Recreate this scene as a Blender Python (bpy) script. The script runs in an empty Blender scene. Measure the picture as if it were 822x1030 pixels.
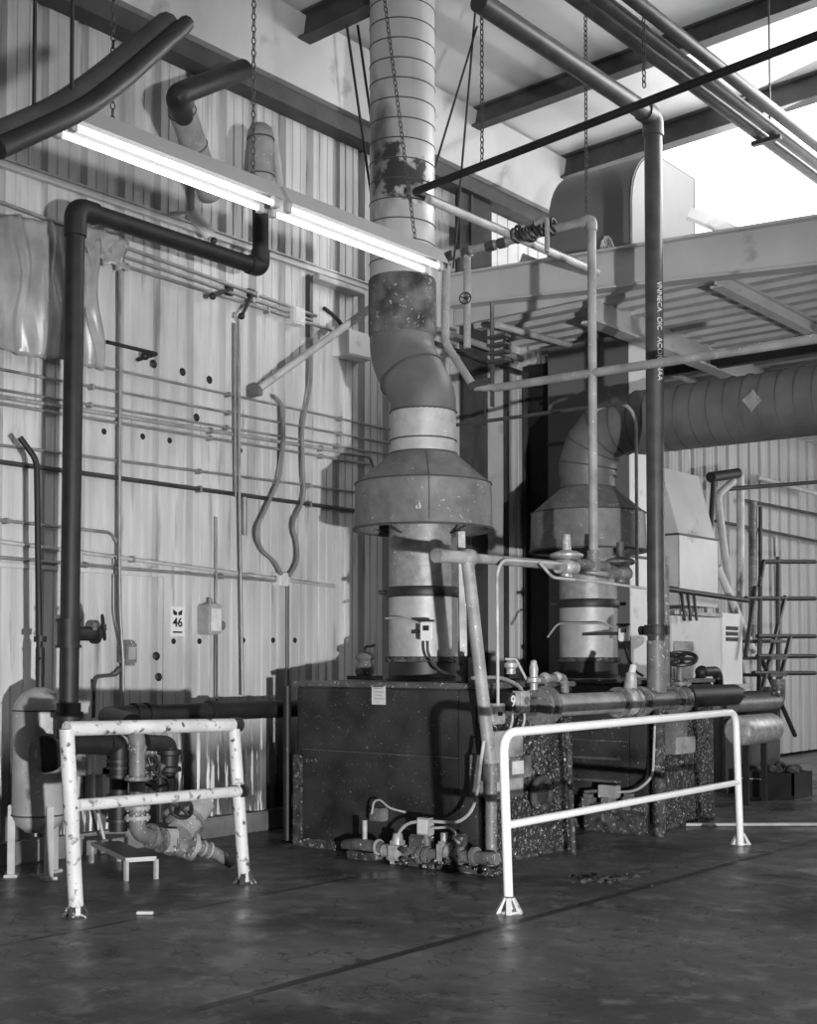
import bpy, bmesh, math, random
from mathutils import Vector, Matrix
random.seed(7)
scene = bpy.context.scene
col = scene.collection

# ------------------------------------------------------------------ camera, world, lights, exposure
FPX, PPX, PPY = 1300.0, 411.0, 620.0            # focal length and principal point for an 822x1030 frame
TILT, PAN = math.radians(2.0), math.radians(39.4)
CAM = Vector((8.40, -12.9, 1.5))
cd = bpy.data.cameras.new('camera'); cam = bpy.data.objects.new('camera', cd); col.objects.link(cam)
cd.sensor_fit = 'VERTICAL'; cd.sensor_height = 36.0; cd.lens = FPX * 36.0 / 1030.0
cd.shift_y = (PPY - 515.0) / 1030.0; cd.clip_end = 200
cam.location = CAM; cam.rotation_euler = (math.pi / 2 + TILT, 0, PAN)
scene.camera = cam

world = bpy.data.worlds.new('world'); scene.world = world; world.use_nodes = True
wbg = world.node_tree.nodes['Background']
wbg.inputs[0].default_value = (1, 1, 1, 1); wbg.inputs[1].default_value = 0.014

def lamp(name, kind, loc, energy, target=None, **kw):
    ld = bpy.data.lights.new(name, kind); ld.energy = energy
    for k, v in kw.items(): setattr(ld, k, v)
    o = bpy.data.objects.new(name, ld); col.objects.link(o); o.location = loc
    if target is not None:
        o.rotation_euler = (Vector(target) - Vector(loc)).to_track_quat('-Z', 'Y').to_euler()
    return o
# low work light to the right of the camera, daylight through the translucent gable, an added soft fill facing the left wall
lamp('work_light', 'SPOT', (12.6, -13.6, 0.35), 7500, (1.0, -4.3, 0.9), spot_size=math.radians(62), spot_blend=1.0, shadow_soft_size=0.10)
lamp('gable_daylight', 'AREA', (3.9, -0.25, 6.8), 330, (2.4, -6.0, 3.5), shape='RECTANGLE', size=5.5, size_y=1.9)
lamp('side_fill', 'AREA', (13.0, -5.0, 5.5), 190, (0.0, -4.5, 4.0), shape='RECTANGLE', size=5.0, size_y=2.5)
lamp('far_bay_fill', 'AREA', (5.5, 6.0, 3.6), 260, (0.0, 5.0, 2.0), shape='RECTANGLE', size=3.0, size_y=2.5)  # added fill, brightens the far siding and the cabinet
scene.view_settings.view_transform = 'Standard'
scene.view_settings.look = 'None'
scene.view_settings.gamma = 1.0
scene.view_settings.use_curve_mapping = False
scene.view_settings.exposure = 0.0

# ------------------------------------------------------------------ helpers
def at(px, py, x=None, y=None, z=None):
    """world point where the photograph's pixel meets a plane"""
    a = (px - PPX) / FPX; b = (PPY - py) / FPX
    fy = math.cos(TILT) - b * math.sin(TILT); fz = math.sin(TILT) + b * math.cos(TILT)
    d = Vector((math.cos(PAN) * a - math.sin(PAN) * fy, math.sin(PAN) * a + math.cos(PAN) * fy, fz))
    i, v = (0, x) if x is not None else (1, y) if y is not None else (2, z)
    return CAM + d * ((v - CAM[i]) / d[i])

def mat(name, c, rough=0.6, metal=0.0, var=0.25, scale=3.0, stretch=(1, 1, 1), speck=0.0, sscale=38.0,
        grime=0.0, gscale=2.5, gcol=0.015, bump=0.0, spcol=0.7, low_chip=0.0):
    m = bpy.data.materials.new(name); m.use_nodes = True
    nt = m.node_tree; N = nt.nodes; L = nt.links
    bs = N['Principled BSDF']
    bs.inputs['Roughness'].default_value = rough; bs.inputs['Metallic'].default_value = metal
    geo = N.new('ShaderNodeNewGeometry')
    mp = N.new('ShaderNodeVectorMath'); mp.operation = 'MULTIPLY'; mp.inputs[1].default_value = stretch
    L.new(geo.outputs['Position'], mp.inputs[0])
    def noise(sc, det=4.0, src=None, dist=0.0):
        n = N.new('ShaderNodeTexNoise'); n.inputs['Scale'].default_value = sc; n.inputs['Detail'].default_value = det; n.inputs['Distortion'].default_value = dist
        L.new(src or mp.outputs[0], n.inputs['Vector']); return n.outputs['Fac']
    def ramp(fac, a, b, ca, cb):
        r = N.new('ShaderNodeValToRGB'); r.color_ramp.elements[0].position = a; r.color_ramp.elements[1].position = b
        r.color_ramp.elements[0].color = (ca, ca, ca, 1); r.color_ramp.elements[1].color = (cb, cb, cb, 1)
        L.new(fac, r.inputs[0]); return r.outputs[0]
    def mix(fac, a, b):
        x = N.new('ShaderNodeMix'); x.data_type = 'RGBA'
        L.new(fac, x.inputs[0])
        for s, v in ((6, a), (7, b)):
            if isinstance(v, float): x.inputs[s].default_value = (v, v, v, 1)
            else: L.new(v, x.inputs[s])
        return x.outputs[2]
    colr = ramp(noise(scale), 0.3, 0.7, c * (1 - var), min(c * (1 + var), 0.95))
    if grime: colr = mix(ramp(noise(gscale, 6), 0.62 - grime * 0.3, 0.74 - grime * 0.2, 0, 1), colr, gcol)
    if low_chip:
        sx = N.new('ShaderNodeSeparateXYZ'); L.new(geo.outputs['Position'], sx.inputs[0])
        hgt = ramp(sx.outputs[2], 0.70, 1.0, 1, 0)
        ch = ramp(noise(3.2, 8), 0.56, 0.58, 0, 1)
        dirt = noise(1.1, 6, geo.outputs['Position'])
        colr = mix(hgt, colr, mix(ramp(dirt, .40, .60, 0, 1), .06, .22))
        dk = ramp(noise(.55, 5, geo.outputs['Position']), .50, .72, 0, .45)
        colr = mix(dk, colr, .22)
        mm = N.new('ShaderNodeMath'); mm.operation = 'MULTIPLY'; L.new(hgt, mm.inputs[0]); L.new(ch, mm.inputs[1])
        colr = mix(mm.outputs[0], colr, low_chip)
    if speck: colr = mix(ramp(noise(sscale, 2.5, geo.outputs['Position'], 1.2), 0.72 - speck * 0.12, 0.735 - speck * 0.12, 0, 1), colr, spcol)
    L.new(colr, bs.inputs['Base Color'])
    if bump:
        bp = N.new('ShaderNodeBump'); bp.inputs['Strength'].default_value = bump; bp.inputs['Distance'].default_value = 0.02
        L.new(noise(scale * 6, 5), bp.inputs['Height']); L.new(bp.outputs[0], bs.inputs['Normal'])
    return m

def emat(name, strength, base=0.8):
    m = bpy.data.materials.new(name); m.use_nodes = True; bs = m.node_tree.nodes['Principled BSDF']
    bs.inputs['Base Color'].default_value = (base,) * 3 + (1,)
    bs.inputs['Emission Color'].default_value = (1, 1, 1, 1); bs.inputs['Emission Strength'].default_value = strength
    return m

M = dict(
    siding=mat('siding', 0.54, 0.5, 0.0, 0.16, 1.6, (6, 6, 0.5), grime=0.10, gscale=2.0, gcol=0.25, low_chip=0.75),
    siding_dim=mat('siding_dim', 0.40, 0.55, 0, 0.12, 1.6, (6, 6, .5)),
    curb=mat('curb_concrete', 0.16, 0.85, 0, 0.4, 3, bump=.3),
    roofwhite=mat('roof_insulation', 0.75, 0.7, 0, 0.08, 1.2, bump=.25),
    steel_dark=mat('dark_steel_beam', 0.06, 0.6, 0, 0.3, 5),
    steel_white=mat('white_painted_steel', 0.50, 0.5, 0, 0.1, 2, grime=0.05, gcol=.25),
    deck=mat('roof_deck', 0.48, 0.6, 0, 0.15, 3),
    black=mat('black_pipe', 0.014, 0.55, 0, 0.4, 9, speck=0.0, sscale=40, spcol=.4),
    blackp=mat('black_paint', 0.02, 0.5, 0, 0.4, 6),
    wheel=mat('handwheel_iron', 0.02, 0.45, 0, 0.3, 6),
    darkpipe=mat('dark_grey_pipe', 0.06, 0.4, 0, 0.3, 7, speck=0.0, sscale=44, spcol=.5),
    grey=mat('grey_pipe', 0.30, 0.5, 0, 0.25, 6, speck=0.3, grime=.12, gcol=.1),
    greydark=mat('weathered_grey_pipe', 0.15, 0.5, 0, 0.35, 6, speck=0.4, grime=.2, gcol=.04),
    greylight=mat('light_grey_pipe', 0.45, 0.5, 0, 0.2, 6, grime=.1, gcol=.15),
    conduit=mat('conduit', 0.27, 0.4, 0.3, 0.25, 6, grime=.1, gcol=.12),
    conduit_dark=mat('conduit_dark', 0.04, 0.45, 0, 0.3, 6),
    galv=mat('galvanised', 0.30, 0.5, 0.25, 0.22, 16, speck=0.25, sscale=26, grime=.1, gscale=2, gcol=.1),
    galv2=mat('galvanised_pale', 0.42, 0.5, 0.2, 0.12, 12, speck=0.15, sscale=26),
    ductpaint=mat('spiral_duct_metal', 0.50, 0.45, 0.25, 0.15, 4, (1, 1, .4), grime=.12, gscale=2.2, gcol=.12),
    scorch=mat('scorched_metal', 0.10, 0.7, 0.1, 0.7, 7, speck=.6, sscale=18, spcol=.35, grime=.3, gscale=4),
    hoodm=mat('hood_sheet_metal', 0.17, 0.5, 0.2, 0.22, 10, speck=.3, sscale=22, spcol=.5),
    duct2=mat('grey_duct_metal', 0.15, 0.5, 0.3, 0.2, 4),
    plenum=mat('plenum_sheet', 0.14, 0.55, 0.1, 0.12, 1.5),
    seam=mat('duct_seam', 0.06, 0.6, 0, 0.2, 6),
    casing=mat('boiler_casing', 0.032, 0.45, 0, 0.6, 3, speck=.22, sscale=62, spcol=.3, grime=.14),
    casing_side=mat('boiler_spattered', 0.022, 0.6, 0, 0.6, 5, speck=.85, sscale=55, spcol=.5, bump=.5),
    casing_top=mat('boiler_top_rim', 0.09, 0.5, 0, 0.4, 6, speck=.5),
    rust=mat('rusty_edge', 0.05, 0.8, 0, 0.8, 14, speck=.8, sscale=28, spcol=.3),
    rail=mat('white_rail', 0.86, 0.4, 0, 0.05, 5, grime=0.0),
    railold=mat('chipped_white_rail', 0.62, 0.5, 0, 0.15, 5, grime=0.20, gscale=20, gcol=.03),
    railfoot=mat('rusted_foot', 0.05, .8, 0, .6, 15, speck=.5),
    lampwhite=mat('fixture_enamel', 0.33, 0.4, 0, 0.06, 3),
    plate=mat('pale_plate', 0.62, 0.5, 0, 0.12, 20),
    plastic=mat('plastic_sheet', 0.32, 0.32, 0, 0.25, 4),
    tank=mat('tank_paint', 0.38, 0.45, 0, 0.15, 4, speck=0.35, sscale=26, grime=.14, gscale=6, gcol=.08),
    brass=mat('pale_valve_metal', 0.42, 0.45, .3, 0.35, 14, speck=.6, sscale=26),
    box=mat('grey_box', 0.34, 0.5, 0, 0.2, 8, speck=.3, grime=.1, gcol=.1),
    white=mat('white_enamel', 0.72, 0.45, 0, 0.06, 3, speck=0, grime=.05, gcol=.3),
    cabinet=mat('cabinet_enamel', 0.60, 0.45, 0, 0.1, 2, grime=.07, gcol=.2),
    ink=mat('sign_black', 0.01, 0.6, 0, 0.1, 5),
    stencil=mat('stencil_white', 0.6, 0.6, 0, 0.3, 30),
    rubble=mat('floor_debris', 0.06, .9, 0, .7, 20),
    rubber=mat('black_cable', 0.02, .5, 0, .2, 5),
    vent_end=mat('vent_end_sheet', .17, .6, 0, .1, 2),
    paperscrap=mat('pale_scrap', .5, .8, 0, .2, 20),
)
def stain(m, c, rad):
    nt = m.node_tree; N = nt.nodes; L = nt.links; bs = N['Principled BSDF']; src = bs.inputs['Base Color'].links[0].from_socket
    geo = N.new('ShaderNodeNewGeometry'); n = N.new('ShaderNodeTexNoise'); n.inputs['Scale'].default_value = 7; n.inputs['Detail'].default_value = 8
    L.new(geo.outputs['Position'], n.inputs['Vector'])
    d = N.new('ShaderNodeVectorMath'); d.operation = 'DISTANCE'; d.inputs[1].default_value = c; L.new(geo.outputs['Position'], d.inputs[0])
    a = N.new('ShaderNodeMath'); a.operation = 'MULTIPLY_ADD'; a.inputs[1].default_value = .75; L.new(n.outputs['Fac'], a.inputs[0]); L.new(d.outputs['Value'], a.inputs[2])
    r_ = N.new('ShaderNodeValToRGB'); e = r_.color_ramp.elements; e[0].position = rad + .30; e[1].position = rad + .36; e[0].color = (1, 1, 1, 1); e[1].color = (0, 0, 0, 1)
    L.new(a.outputs[0], r_.inputs[0])
    x = N.new('ShaderNodeMix'); x.data_type = 'RGBA'; L.new(r_.outputs[0], x.inputs[0]); L.new(src, x.inputs[6]); x.inputs[7].default_value = (.05, .05, .05, 1)
    L.new(x.outputs[2], bs.inputs['Base Color'])
stain(M['ductpaint'], (1.66, -4.86, 5.52), .24)
M['tube'] = emat('fluorescent_tube', 3.6)
M['skylight'] = emat('translucent_panel_daylight', 1.9)
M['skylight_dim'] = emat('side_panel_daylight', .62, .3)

class MB:
    def __init__(s): s.bm = bmesh.new()
    def box(s, c, sz, rz=0.0, bev=0.0, rot=None):
        b = bmesh.new(); bmesh.ops.create_cube(b, size=1.0)
        for v in b.verts: v.co = Vector((v.co.x * sz[0], v.co.y * sz[1], v.co.z * sz[2]))
        if bev: bmesh.ops.bevel(b, geom=b.edges[:], offset=min(bev, min(sz) * .45), segments=2, affect='EDGES')
        R = rot if rot is not None else Matrix.Rotation(rz, 3, 'Z')
        for v in b.verts: v.co = R @ v.co + Vector(c)
        s._join(b); return s
    def lim(s, x0, x1, y0, y1, z0, z1, bev=0.0):
        return s.box(((x0 + x1) / 2, (y0 + y1) / 2, (z0 + z1) / 2), (abs(x1 - x0), abs(y1 - y0), abs(z1 - z0)), 0, bev)
    def _join(s, b):
        me = bpy.data.meshes.new('tmp'); b.to_mesh(me); b.free(); s.bm.from_mesh(me); bpy.data.meshes.remove(me)
    def bar(s, p0, p1, w, h, up=(0, 0, 1)):
        p0 = Vector(p0); p1 = Vector(p1); d = (p1 - p0); L = d.length; d.normalize()
        sd = d.cross(Vector(up)); 
        if sd.length < 1e-4: sd = d.cross(Vector((1, 0, 0)))
        sd.normalize(); u = sd.cross(d)
        R = Matrix((sd, d, u)).transposed()
        return s.box((p0 + p1) / 2, (w, L, h), rot=R)
    def tube(s, pts, r, fil=0.0, seg=14, caps=True, rs=None):
        P = [Vector(p) for p in pts]
        Q = [P[0]]
        for i in range(1, len(P) - 1):
            a, b, c = P[i - 1], P[i], P[i + 1]
            d0 = (a - b); d1 = (c - b); f = min(fil, d0.length * .49, d1.length * .49)
            if f < 1e-4 or d0.angle(d1, 0) > math.pi - .02: Q.append(b); continue
            A = b + d0.normalized() * f; B = b + d1.normalized() * f
            n = 6
            for k in range(n + 1):
                t = k / n; Q.append(A * (1 - t) ** 2 + b * 2 * t * (1 - t) + B * t * t)
        Q.append(P[-1])
        n = len(Q); bm = s.bm; rings = []
        ref = None
        for i in range(n):
            d = (Q[min(i + 1, n - 1)] - Q[max(i - 1, 0)]).normalized()
            if ref is None:
                ref = d.cross(Vector((0, 0, 1)))
                if ref.length < 1e-3: ref = d.cross(Vector((1, 0, 0)))
            ref = (ref - d * ref.dot(d)).normalized(); o = d.cross(ref)
            rr = r if rs is None else rs[i]
            rings.append([bm.verts.new(Q[i] + ref * math.cos(t) * rr + o * math.sin(t) * rr) for t in [2 * math.pi * k / seg for k in range(seg)]])
        for i in range(n - 1):
            for k in range(seg):
                bm.faces.new((rings[i][k], rings[i][(k + 1) % seg], rings[i + 1][(k + 1) % seg], rings[i + 1][k]))
        if caps: bm.faces.new(rings[0][::-1]); bm.faces.new(rings[-1])
        return s
    def cyl(s, p0, p1, r0, r1=None, seg=20, caps=True):
        return s.tube([p0, p1], r0, seg=seg, caps=caps, rs=[r0, r0 if r1 is None else r1])
    def lathe(s, c, prof, seg=36, axis=(0, 0, 1)):
        q = Vector((0, 0, 1)).rotation_difference(Vector(axis)).to_matrix(); c = Vector(c); bm = s.bm; R = []
        for r, z in prof:
            if r < 1e-5: R.append([bm.verts.new(c + q @ Vector((0, 0, z)))] * seg)
            else: R.append([bm.verts.new(c + q @ Vector((r * math.cos(2 * math.pi * k / seg), r * math.sin(2 * math.pi * k / seg), z))) for k in range(seg)])
        for i in range(len(R) - 1):
            for k in range(seg):
                f = []
                for v in (R[i][k], R[i][(k + 1) % seg], R[i + 1][(k + 1) % seg], R[i + 1][k]):
                    if v not in f: f.append(v)
                if len(f) > 2: bm.faces.new(f)
        return s
    def torus(s, c, axis, Rr, r, seg=24, sub=8):
        prof = [(Rr + r * math.cos(2 * math.pi * k / sub), r * math.sin(2 * math.pi * k / sub)) for k in range(sub + 1)]
        return s.lathe(c, prof, seg, axis)
    def prism(s, pts, ax, lo, hi):
        def mk(p, v):
            if ax == 0: return Vector((v, p[0], p[1]))
            if ax == 1: return Vector((p[0], v, p[1]))
            return Vector((p[0], p[1], v))
        a = [s.bm.verts.new(mk(p, lo)) for p in pts]; b = [s.bm.verts.new(mk(p, hi)) for p in pts]; n = len(pts)
        s.bm.faces.new(a); s.bm.faces.new(b[::-1])
        for i in range(n): s.bm.faces.new((a[i], b[i], b[(i + 1) % n], a[(i + 1) % n]))
        return s
    def hexa(s, b4, t4):
        a = [s.bm.verts.new(Vector(p)) for p in b4]; b = [s.bm.verts.new(Vector(p)) for p in t4]
        s.bm.faces.new(a[::-1]); s.bm.faces.new(b)
        for i in range(4): s.bm.faces.new((a[i], a[(i + 1) % 4], b[(i + 1) % 4], b[i]))
        return s
    def sphere(s, c, r, sc=(1, 1, 1), seg=16):
        b = bmesh.new(); bmesh.ops.create_uvsphere(b, u_segments=seg, v_segments=max(6, seg // 2), radius=r)
        for v in b.verts: v.co = Vector((v.co.x * sc[0], v.co.y * sc[1], v.co.z * sc[2])) + Vector(c)
        s._join(b); return s
    def flange(s, c, axis, r, t=0.03, bolts=8):
        a = Vector(axis).normalized(); c = Vector(c)
        s.cyl(c - a * t / 2, c + a * t / 2, r, seg=28)
        ref = a.cross(Vector((0.3, 0.2, 1))).normalized(); o = a.cross(ref)
        for k in range(bolts):
            p = c + (ref * math.cos(2 * math.pi * k / bolts) + o * math.sin(2 * math.pi * k / bolts)) * r * .8
            s.cyl(p - a * (t / 2 + .012), p + a * (t / 2 + .012), r * .1, seg=6)
        return s
    def handwheel(s, c, axis, r):
        a = Vector(axis).normalized(); c = Vector(c); s.torus(c, a, r, r * .13)
        ref = a.cross(Vector((0.31, 0.2, 1))).normalized(); o = a.cross(ref)
        for k in range(5):
            p = (ref * math.cos(2 * math.pi * k / 5) + o * math.sin(2 * math.pi * k / 5)) * r
            s.cyl(c, c + p, r * .11, seg=8)
        s.cyl(c - a * r * .2, c + a * r * .25, r * .24, seg=12); return s
    def text(s, body, size, c, xdir, ydir, depth=0.002):
        cu = bpy.data.curves.new('t', 'FONT'); cu.body = body; cu.size = size; cu.align_x = 'CENTER'; cu.align_y = 'CENTER'; cu.extrude = depth; cu.offset = size * .018
        o = bpy.data.objects.new('t', cu); col.objects.link(o)
        dg = bpy.context.evaluated_depsgraph_get(); dg.update()
        me = bpy.data.meshes.new_from_object(o.evaluated_get(dg))
        xd = Vector(xdir).normalized(); yd = Vector(ydir).normalized(); zd = xd.cross(yd)
        me.transform(Matrix.Translation(Vector(c)) @ Matrix((xd, yd, zd)).transposed().to_4x4())
        s.bm.from_mesh(me); bpy.data.objects.remove(o); bpy.data.curves.remove(cu); bpy.data.meshes.remove(me); return s
    def build(s, name, m, parent=None, label=None, cat=None, group=None, kind=None, origin=None):
        bmesh.ops.recalc_face_normals(s.bm, faces=s.bm.faces[:])
        me = bpy.data.meshes.new(name)
        if parent is not None: org = ROOT[parent.name]
        elif origin is not None: org = Vector(origin)
        else:
            xs = [v.co for v in s.bm.verts]
            org = Vector(((min(v.x for v in xs) + max(v.x for v in xs)) / 2, (min(v.y for v in xs) + max(v.y for v in xs)) / 2, min(v.z for v in xs)))
        for v in s.bm.verts: v.co -= org
        for f in s.bm.faces: f.smooth = True
        s.bm.to_mesh(me); s.bm.free(); me.set_sharp_from_angle(angle=math.radians(38))
        me.materials.append(M[m] if isinstance(m, str) else m)
        o = bpy.data.objects.new(name, me); col.objects.link(o)
        if parent is not None: o.parent = parent
        else: o.location = org
        ROOT[o.name] = org
        if label: o['label'] = label
        if cat: o['category'] = cat
        if group: o['group'] = group
        if kind: o['kind'] = kind
        return o
ROOT = {}
def thing(name, label, cat, loc, group=None):
    o = bpy.data.objects.new(name, None); col.objects.link(o); o.location = loc; o.empty_display_size = .1
    o['label'] = label; o['category'] = cat
    if group: o['group'] = group
    ROOT[o.name] = Vector(loc); return o
def struct(mb, name, m): return mb.build(name, m, kind='structure')
V = Vector
def floor_mat():
    m = mat('oily_concrete', 0.10, 0.45, 0, 0.6, .8, (1, 1, 1), grime=.35, gscale=.7, gcol=.022, bump=.10)
    nt = m.node_tree; N = nt.nodes; L = nt.links; bs = N['Principled BSDF']
    geo = N.new('ShaderNodeNewGeometry'); src = bs.inputs['Base Color'].links[0].from_socket
    def nz(sc, det, vec=None, rough=.6):
        n = N.new('ShaderNodeTexNoise'); n.inputs['Scale'].default_value = sc; n.inputs['Detail'].default_value = det; n.inputs['Roughness'].default_value = rough
        L.new(vec or geo.outputs['Position'], n.inputs['Vector']); return n.outputs['Fac']
    def rp(f, stops):
        r_ = N.new('ShaderNodeValToRGB'); e = r_.color_ramp.elements
        e[0].position, e[1].position = stops[0][0], stops[-1][0]
        e[0].color = (stops[0][1],) * 3 + (1,); e[1].color = (stops[-1][1],) * 3 + (1,)
        for p, c in stops[1:-1]: x = e.new(p); x.color = (c, c, c, 1)
        L.new(f, r_.inputs[0]); return r_.outputs[0]
    def mx(f, a, b):
        x = N.new('ShaderNodeMix'); x.data_type = 'RGBA'; L.new(f, x.inputs[0])
        for s_, v in ((6, a), (7, b)):
            if isinstance(v, float): x.inputs[s_].default_value = (v, v, v, 1)
            else: L.new(v, x.inputs[s_])
        return x.outputs[2]
    # scuffed pale patches, hairline cracks, and the two straight joints along the railings
    c = mx(rp(nz(5, 8), [(.52, 0), (.68, .75)]), src, .25)
    c = mx(rp(nz(1.3, 3, rough=.75), [(.492, 0), (.5, 1), (.508, 0)]), c, .012)
    c = mx(rp(nz(30, 2), [(.73, 0), (.75, 1)]), c, .3)
    sx = N.new('ShaderNodeSeparateXYZ'); L.new(geo.outputs['Position'], sx.inputs[0])
    for x0, w in ((4.12, .035), (2.36, .02)):
        a = N.new('ShaderNodeMath'); a.operation = 'COMPARE'; a.inputs[1].default_value = x0; a.inputs[2].default_value = w; L.new(sx.outputs[0], a.inputs[0])
        c = mx(a.outputs[0], c, .012)
    L.new(c, bs.inputs['Base Color'])
    L.new(rp(nz(1.6, 6), [(.35, .22), (.65, .62)]), bs.inputs['Roughness'])
    return m

# ------------------------------------------------------------------ the setting
struct(MB().lim(-.3, 16, -18, 12, -.2, 0), 'floor', floor_mat())
def corrugated(x, y0, y1, z0, z1, per=0.37, off=-6.37, wd=.078, dp=.07):
    """sheet with recessed ribs and two small creases between them, given a real thickness"""
    prof = []
    k = math.floor((y0 - off) / per)
    y = off + k * per
    while y < y1:
        for dy, dx in ((-wd / 2 - .014, 0), (-wd / 2 + .004, -dp), (wd / 2 - .004, -dp), (wd / 2 + .014, 0), (.118, 0), (.124, -.008), (.138, -.008), (.144, 0), (.226, 0), (.232, -.008), (.246, -.008), (.252, 0)):
            if y0 < y + dy < y1: prof.append((x + dx, y + dy))
        y += per
    prof = [(x, y0)] + prof + [(x, y1)]
    back = [(x - dp - .03, y1), (x - dp - .03, y0)]
    m = MB(); bm = m.bm
    P = prof + back
    lo = [bm.verts.new((p[0], p[1], z0)) for p in P]; hi = [bm.verts.new((p[0], p[1], z1)) for p in P]
    n = len(P)
    for i in range(n): bm.faces.new((lo[i], lo[(i + 1) % n], hi[(i + 1) % n], hi[i]))
    return m
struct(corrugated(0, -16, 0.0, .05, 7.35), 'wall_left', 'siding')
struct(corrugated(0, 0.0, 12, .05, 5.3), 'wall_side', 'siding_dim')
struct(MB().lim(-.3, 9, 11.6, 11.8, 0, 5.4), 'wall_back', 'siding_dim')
struct(MB().lim(-.08, .10, -16, -1.8, 0, .17, bev=.015), 'baseboard_left', 'curb')
# translucent gable above the low bay: sheet of vertical panels, with corrugated siding at its left end
g = MB()
for i in range(10): g.lim(.22 + i * .95, .22 + i * .95 + .94, 0.02, .05, 5.35, 8.4)
struct(g, 'window_1', 'skylight')
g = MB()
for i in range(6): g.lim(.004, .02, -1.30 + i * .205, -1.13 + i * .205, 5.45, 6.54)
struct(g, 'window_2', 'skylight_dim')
# roof: white faced insulation between dark frames, nearly level
def roofz(x): return 7.36 + .035 * x
r = MB(); r.hexa([(-.2, -18, roofz(0)), (16, -18, roofz(16)), (16, .1, roofz(16)), (-.2, .1, roofz(0))], [(-.2, -18, roofz(0) + .1), (16, -18, roofz(16) + .1), (16, .1, roofz(16) + .1), (-.2, .1, roofz(0) + .1)])
struct(r, 'ceiling', 'roofwhite')
def frame(y, zoff, h, w, name, m='steel_dark', x0=.3):
    b = MB(); 
    for z0, hh, ww in ((-.0, h, w * .2), (-.0, .02, w), (-h + .02, .02, w)):
        a = V((x0, y, roofz(x0) + zoff + z0 - hh / 2)); c = V((14, y, roofz(14) + zoff + z0 - hh / 2)); b.bar(a, c, ww, hh)
    struct(b, name, m)
frame(-2.0, -.02, .20, .14, 'trim_1'); frame(-.25, -.0, .26, .16, 'trim_2'); frame(-4.6, -.02, .24, .16, 'trim_3'); frame(-7.2, -.02, .24, .16, 'trim_4')
# deep white eave girder along the left wall, with a dark strip below painting its soffit's shade
struct(MB().prism([(.06, 6.72), (.28, 6.72), (.40, 7.34), (.06, 7.34)], 1, -16, -.02), 'trim_5', 'steel_white')
struct(MB().lim(.0, .20, -16, -.02, 6.56, 6.72), 'trim_6', 'steel_dark')
struct(MB().lim(.0, .05, -16, -3.35, 5.18, 5.235).lim(.0, .07, -16, -3.35, 5.228, 5.242), 'trim_7', 'steel_white')
# wall column with a white flange, the shade on its top put in as dark steel
struct(MB().lim(0.0, .13, -1.42, -1.17, 0, 5.3), 'trim_8', 'steel_white'); struct(MB().lim(0.0, .10, -1.74, -1.50, 5.3, 6.55).lim(.09, .13, -1.96, -1.38, 5.3, 6.55), 'trim_18', 'steel_dark')
struct(MB().lim(0.0, .10, -1.78, -1.42, 0, 6.55).lim(.0, .16, -1.80, -1.76, 0, 6.55), 'trim_9', 'steel_dark')
struct(MB().lim(0.0, .10, -1.17, -1.02, 0, 5.3), 'trim_10', 'steel_dark')
# tapered white beam at the mouth of the low bay
b = MB()
def tap(y0, y1, f0, f1):
    A0, A1 = 5.60, 5.36; B0, B1 = 5.31, 4.98; xl, xr = .02, 5.6
    def zt(x, t): 
        k = (x - 0) / 3.8; top = A0 + (A1 - A0) * k + .03; bot = B0 + (B1 - B0) * k
        return bot + (top - bot) * t
    b.hexa([(xl, y0, zt(xl, f0)), (xr, y0, zt(xr, f0)), (xr, y1, zt(xr, f0)), (xl, y1, zt(xl, f0))], [(xl, y0, zt(xl, f1)), (xr, y0, zt(xr, f1)), (xr, y1, zt(xr, f1)), (xl, y1, zt(xl, f1))])
tap(-2.0, -1.97, 0, 1); tap(-2.08, -1.9, .97, 1.03); tap(-2.08, -1.9, -.04, .02)
struct(b, 'trim_11', 'steel_white')
# low bay roof deck and its girder
d = MB(); bm = d.bm
ys = []; y = -1.9
while y < 11.5:
    ys += [(y, 5.12), (y + .06, 5.12), (y + .085, 5.18), (y + .21, 5.18), (y + .235, 5.12)]; y += .30
lo = [[bm.verts.new((xx, q[0], q[1])) for q in ys] for xx in (0.0, 9.0)]
up = [[bm.verts.new((xx, q, 5.30)) for q in (ys[0][0], ys[-1][0])] for xx in (0.0, 9.0)]
for i in range(len(ys) - 1): bm.faces.new((lo[0][i], lo[0][i + 1], lo[1][i + 1], lo[1][i]))
bm.faces.new((up[0][0], up[0][1], up[1][1], up[1][0])); bm.faces.new((lo[0][0], lo[1][0], up[1][0], up[0][0]))
struct(d, 'ceiling_low_bay', 'deck')
g = MB()
for (w, h, zz) in ((.03, .30, 5.04), (.18, .025, 5.17), (.18, .025, 4.89)): g.bar((1.68, -1.88, zz), (1.68, 9, zz - .05), w, h)
struct(g, 'trim_12', 'steel_white')
g = MB()
for (w, h, zz) in ((.03, .14, 5.06), (.12, .02, 5.12), (.12, .02, 4.99)): g.bar((3.05, -1.88, zz), (3.05, 9, zz), w, h)
struct(g, 'trim_13', 'steel_white')
for i, yy in enumerate((.8, 2.6, 4.6)): struct(MB().bar((0.05, yy, 4.98), (8.8, yy, 4.98), .08, .2), 'trim_%d' % (14 + i), 'steel_dark')
struct(MB().lim(0.01, .02, -9, -5.9, 2.26, 2.275).lim(0.0, .03, -16, -5.9, 2.20, 2.235).lim(0.0, .02, -5.9, -5.87, .2, 2.235), 'trim_17', 'siding')

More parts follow.
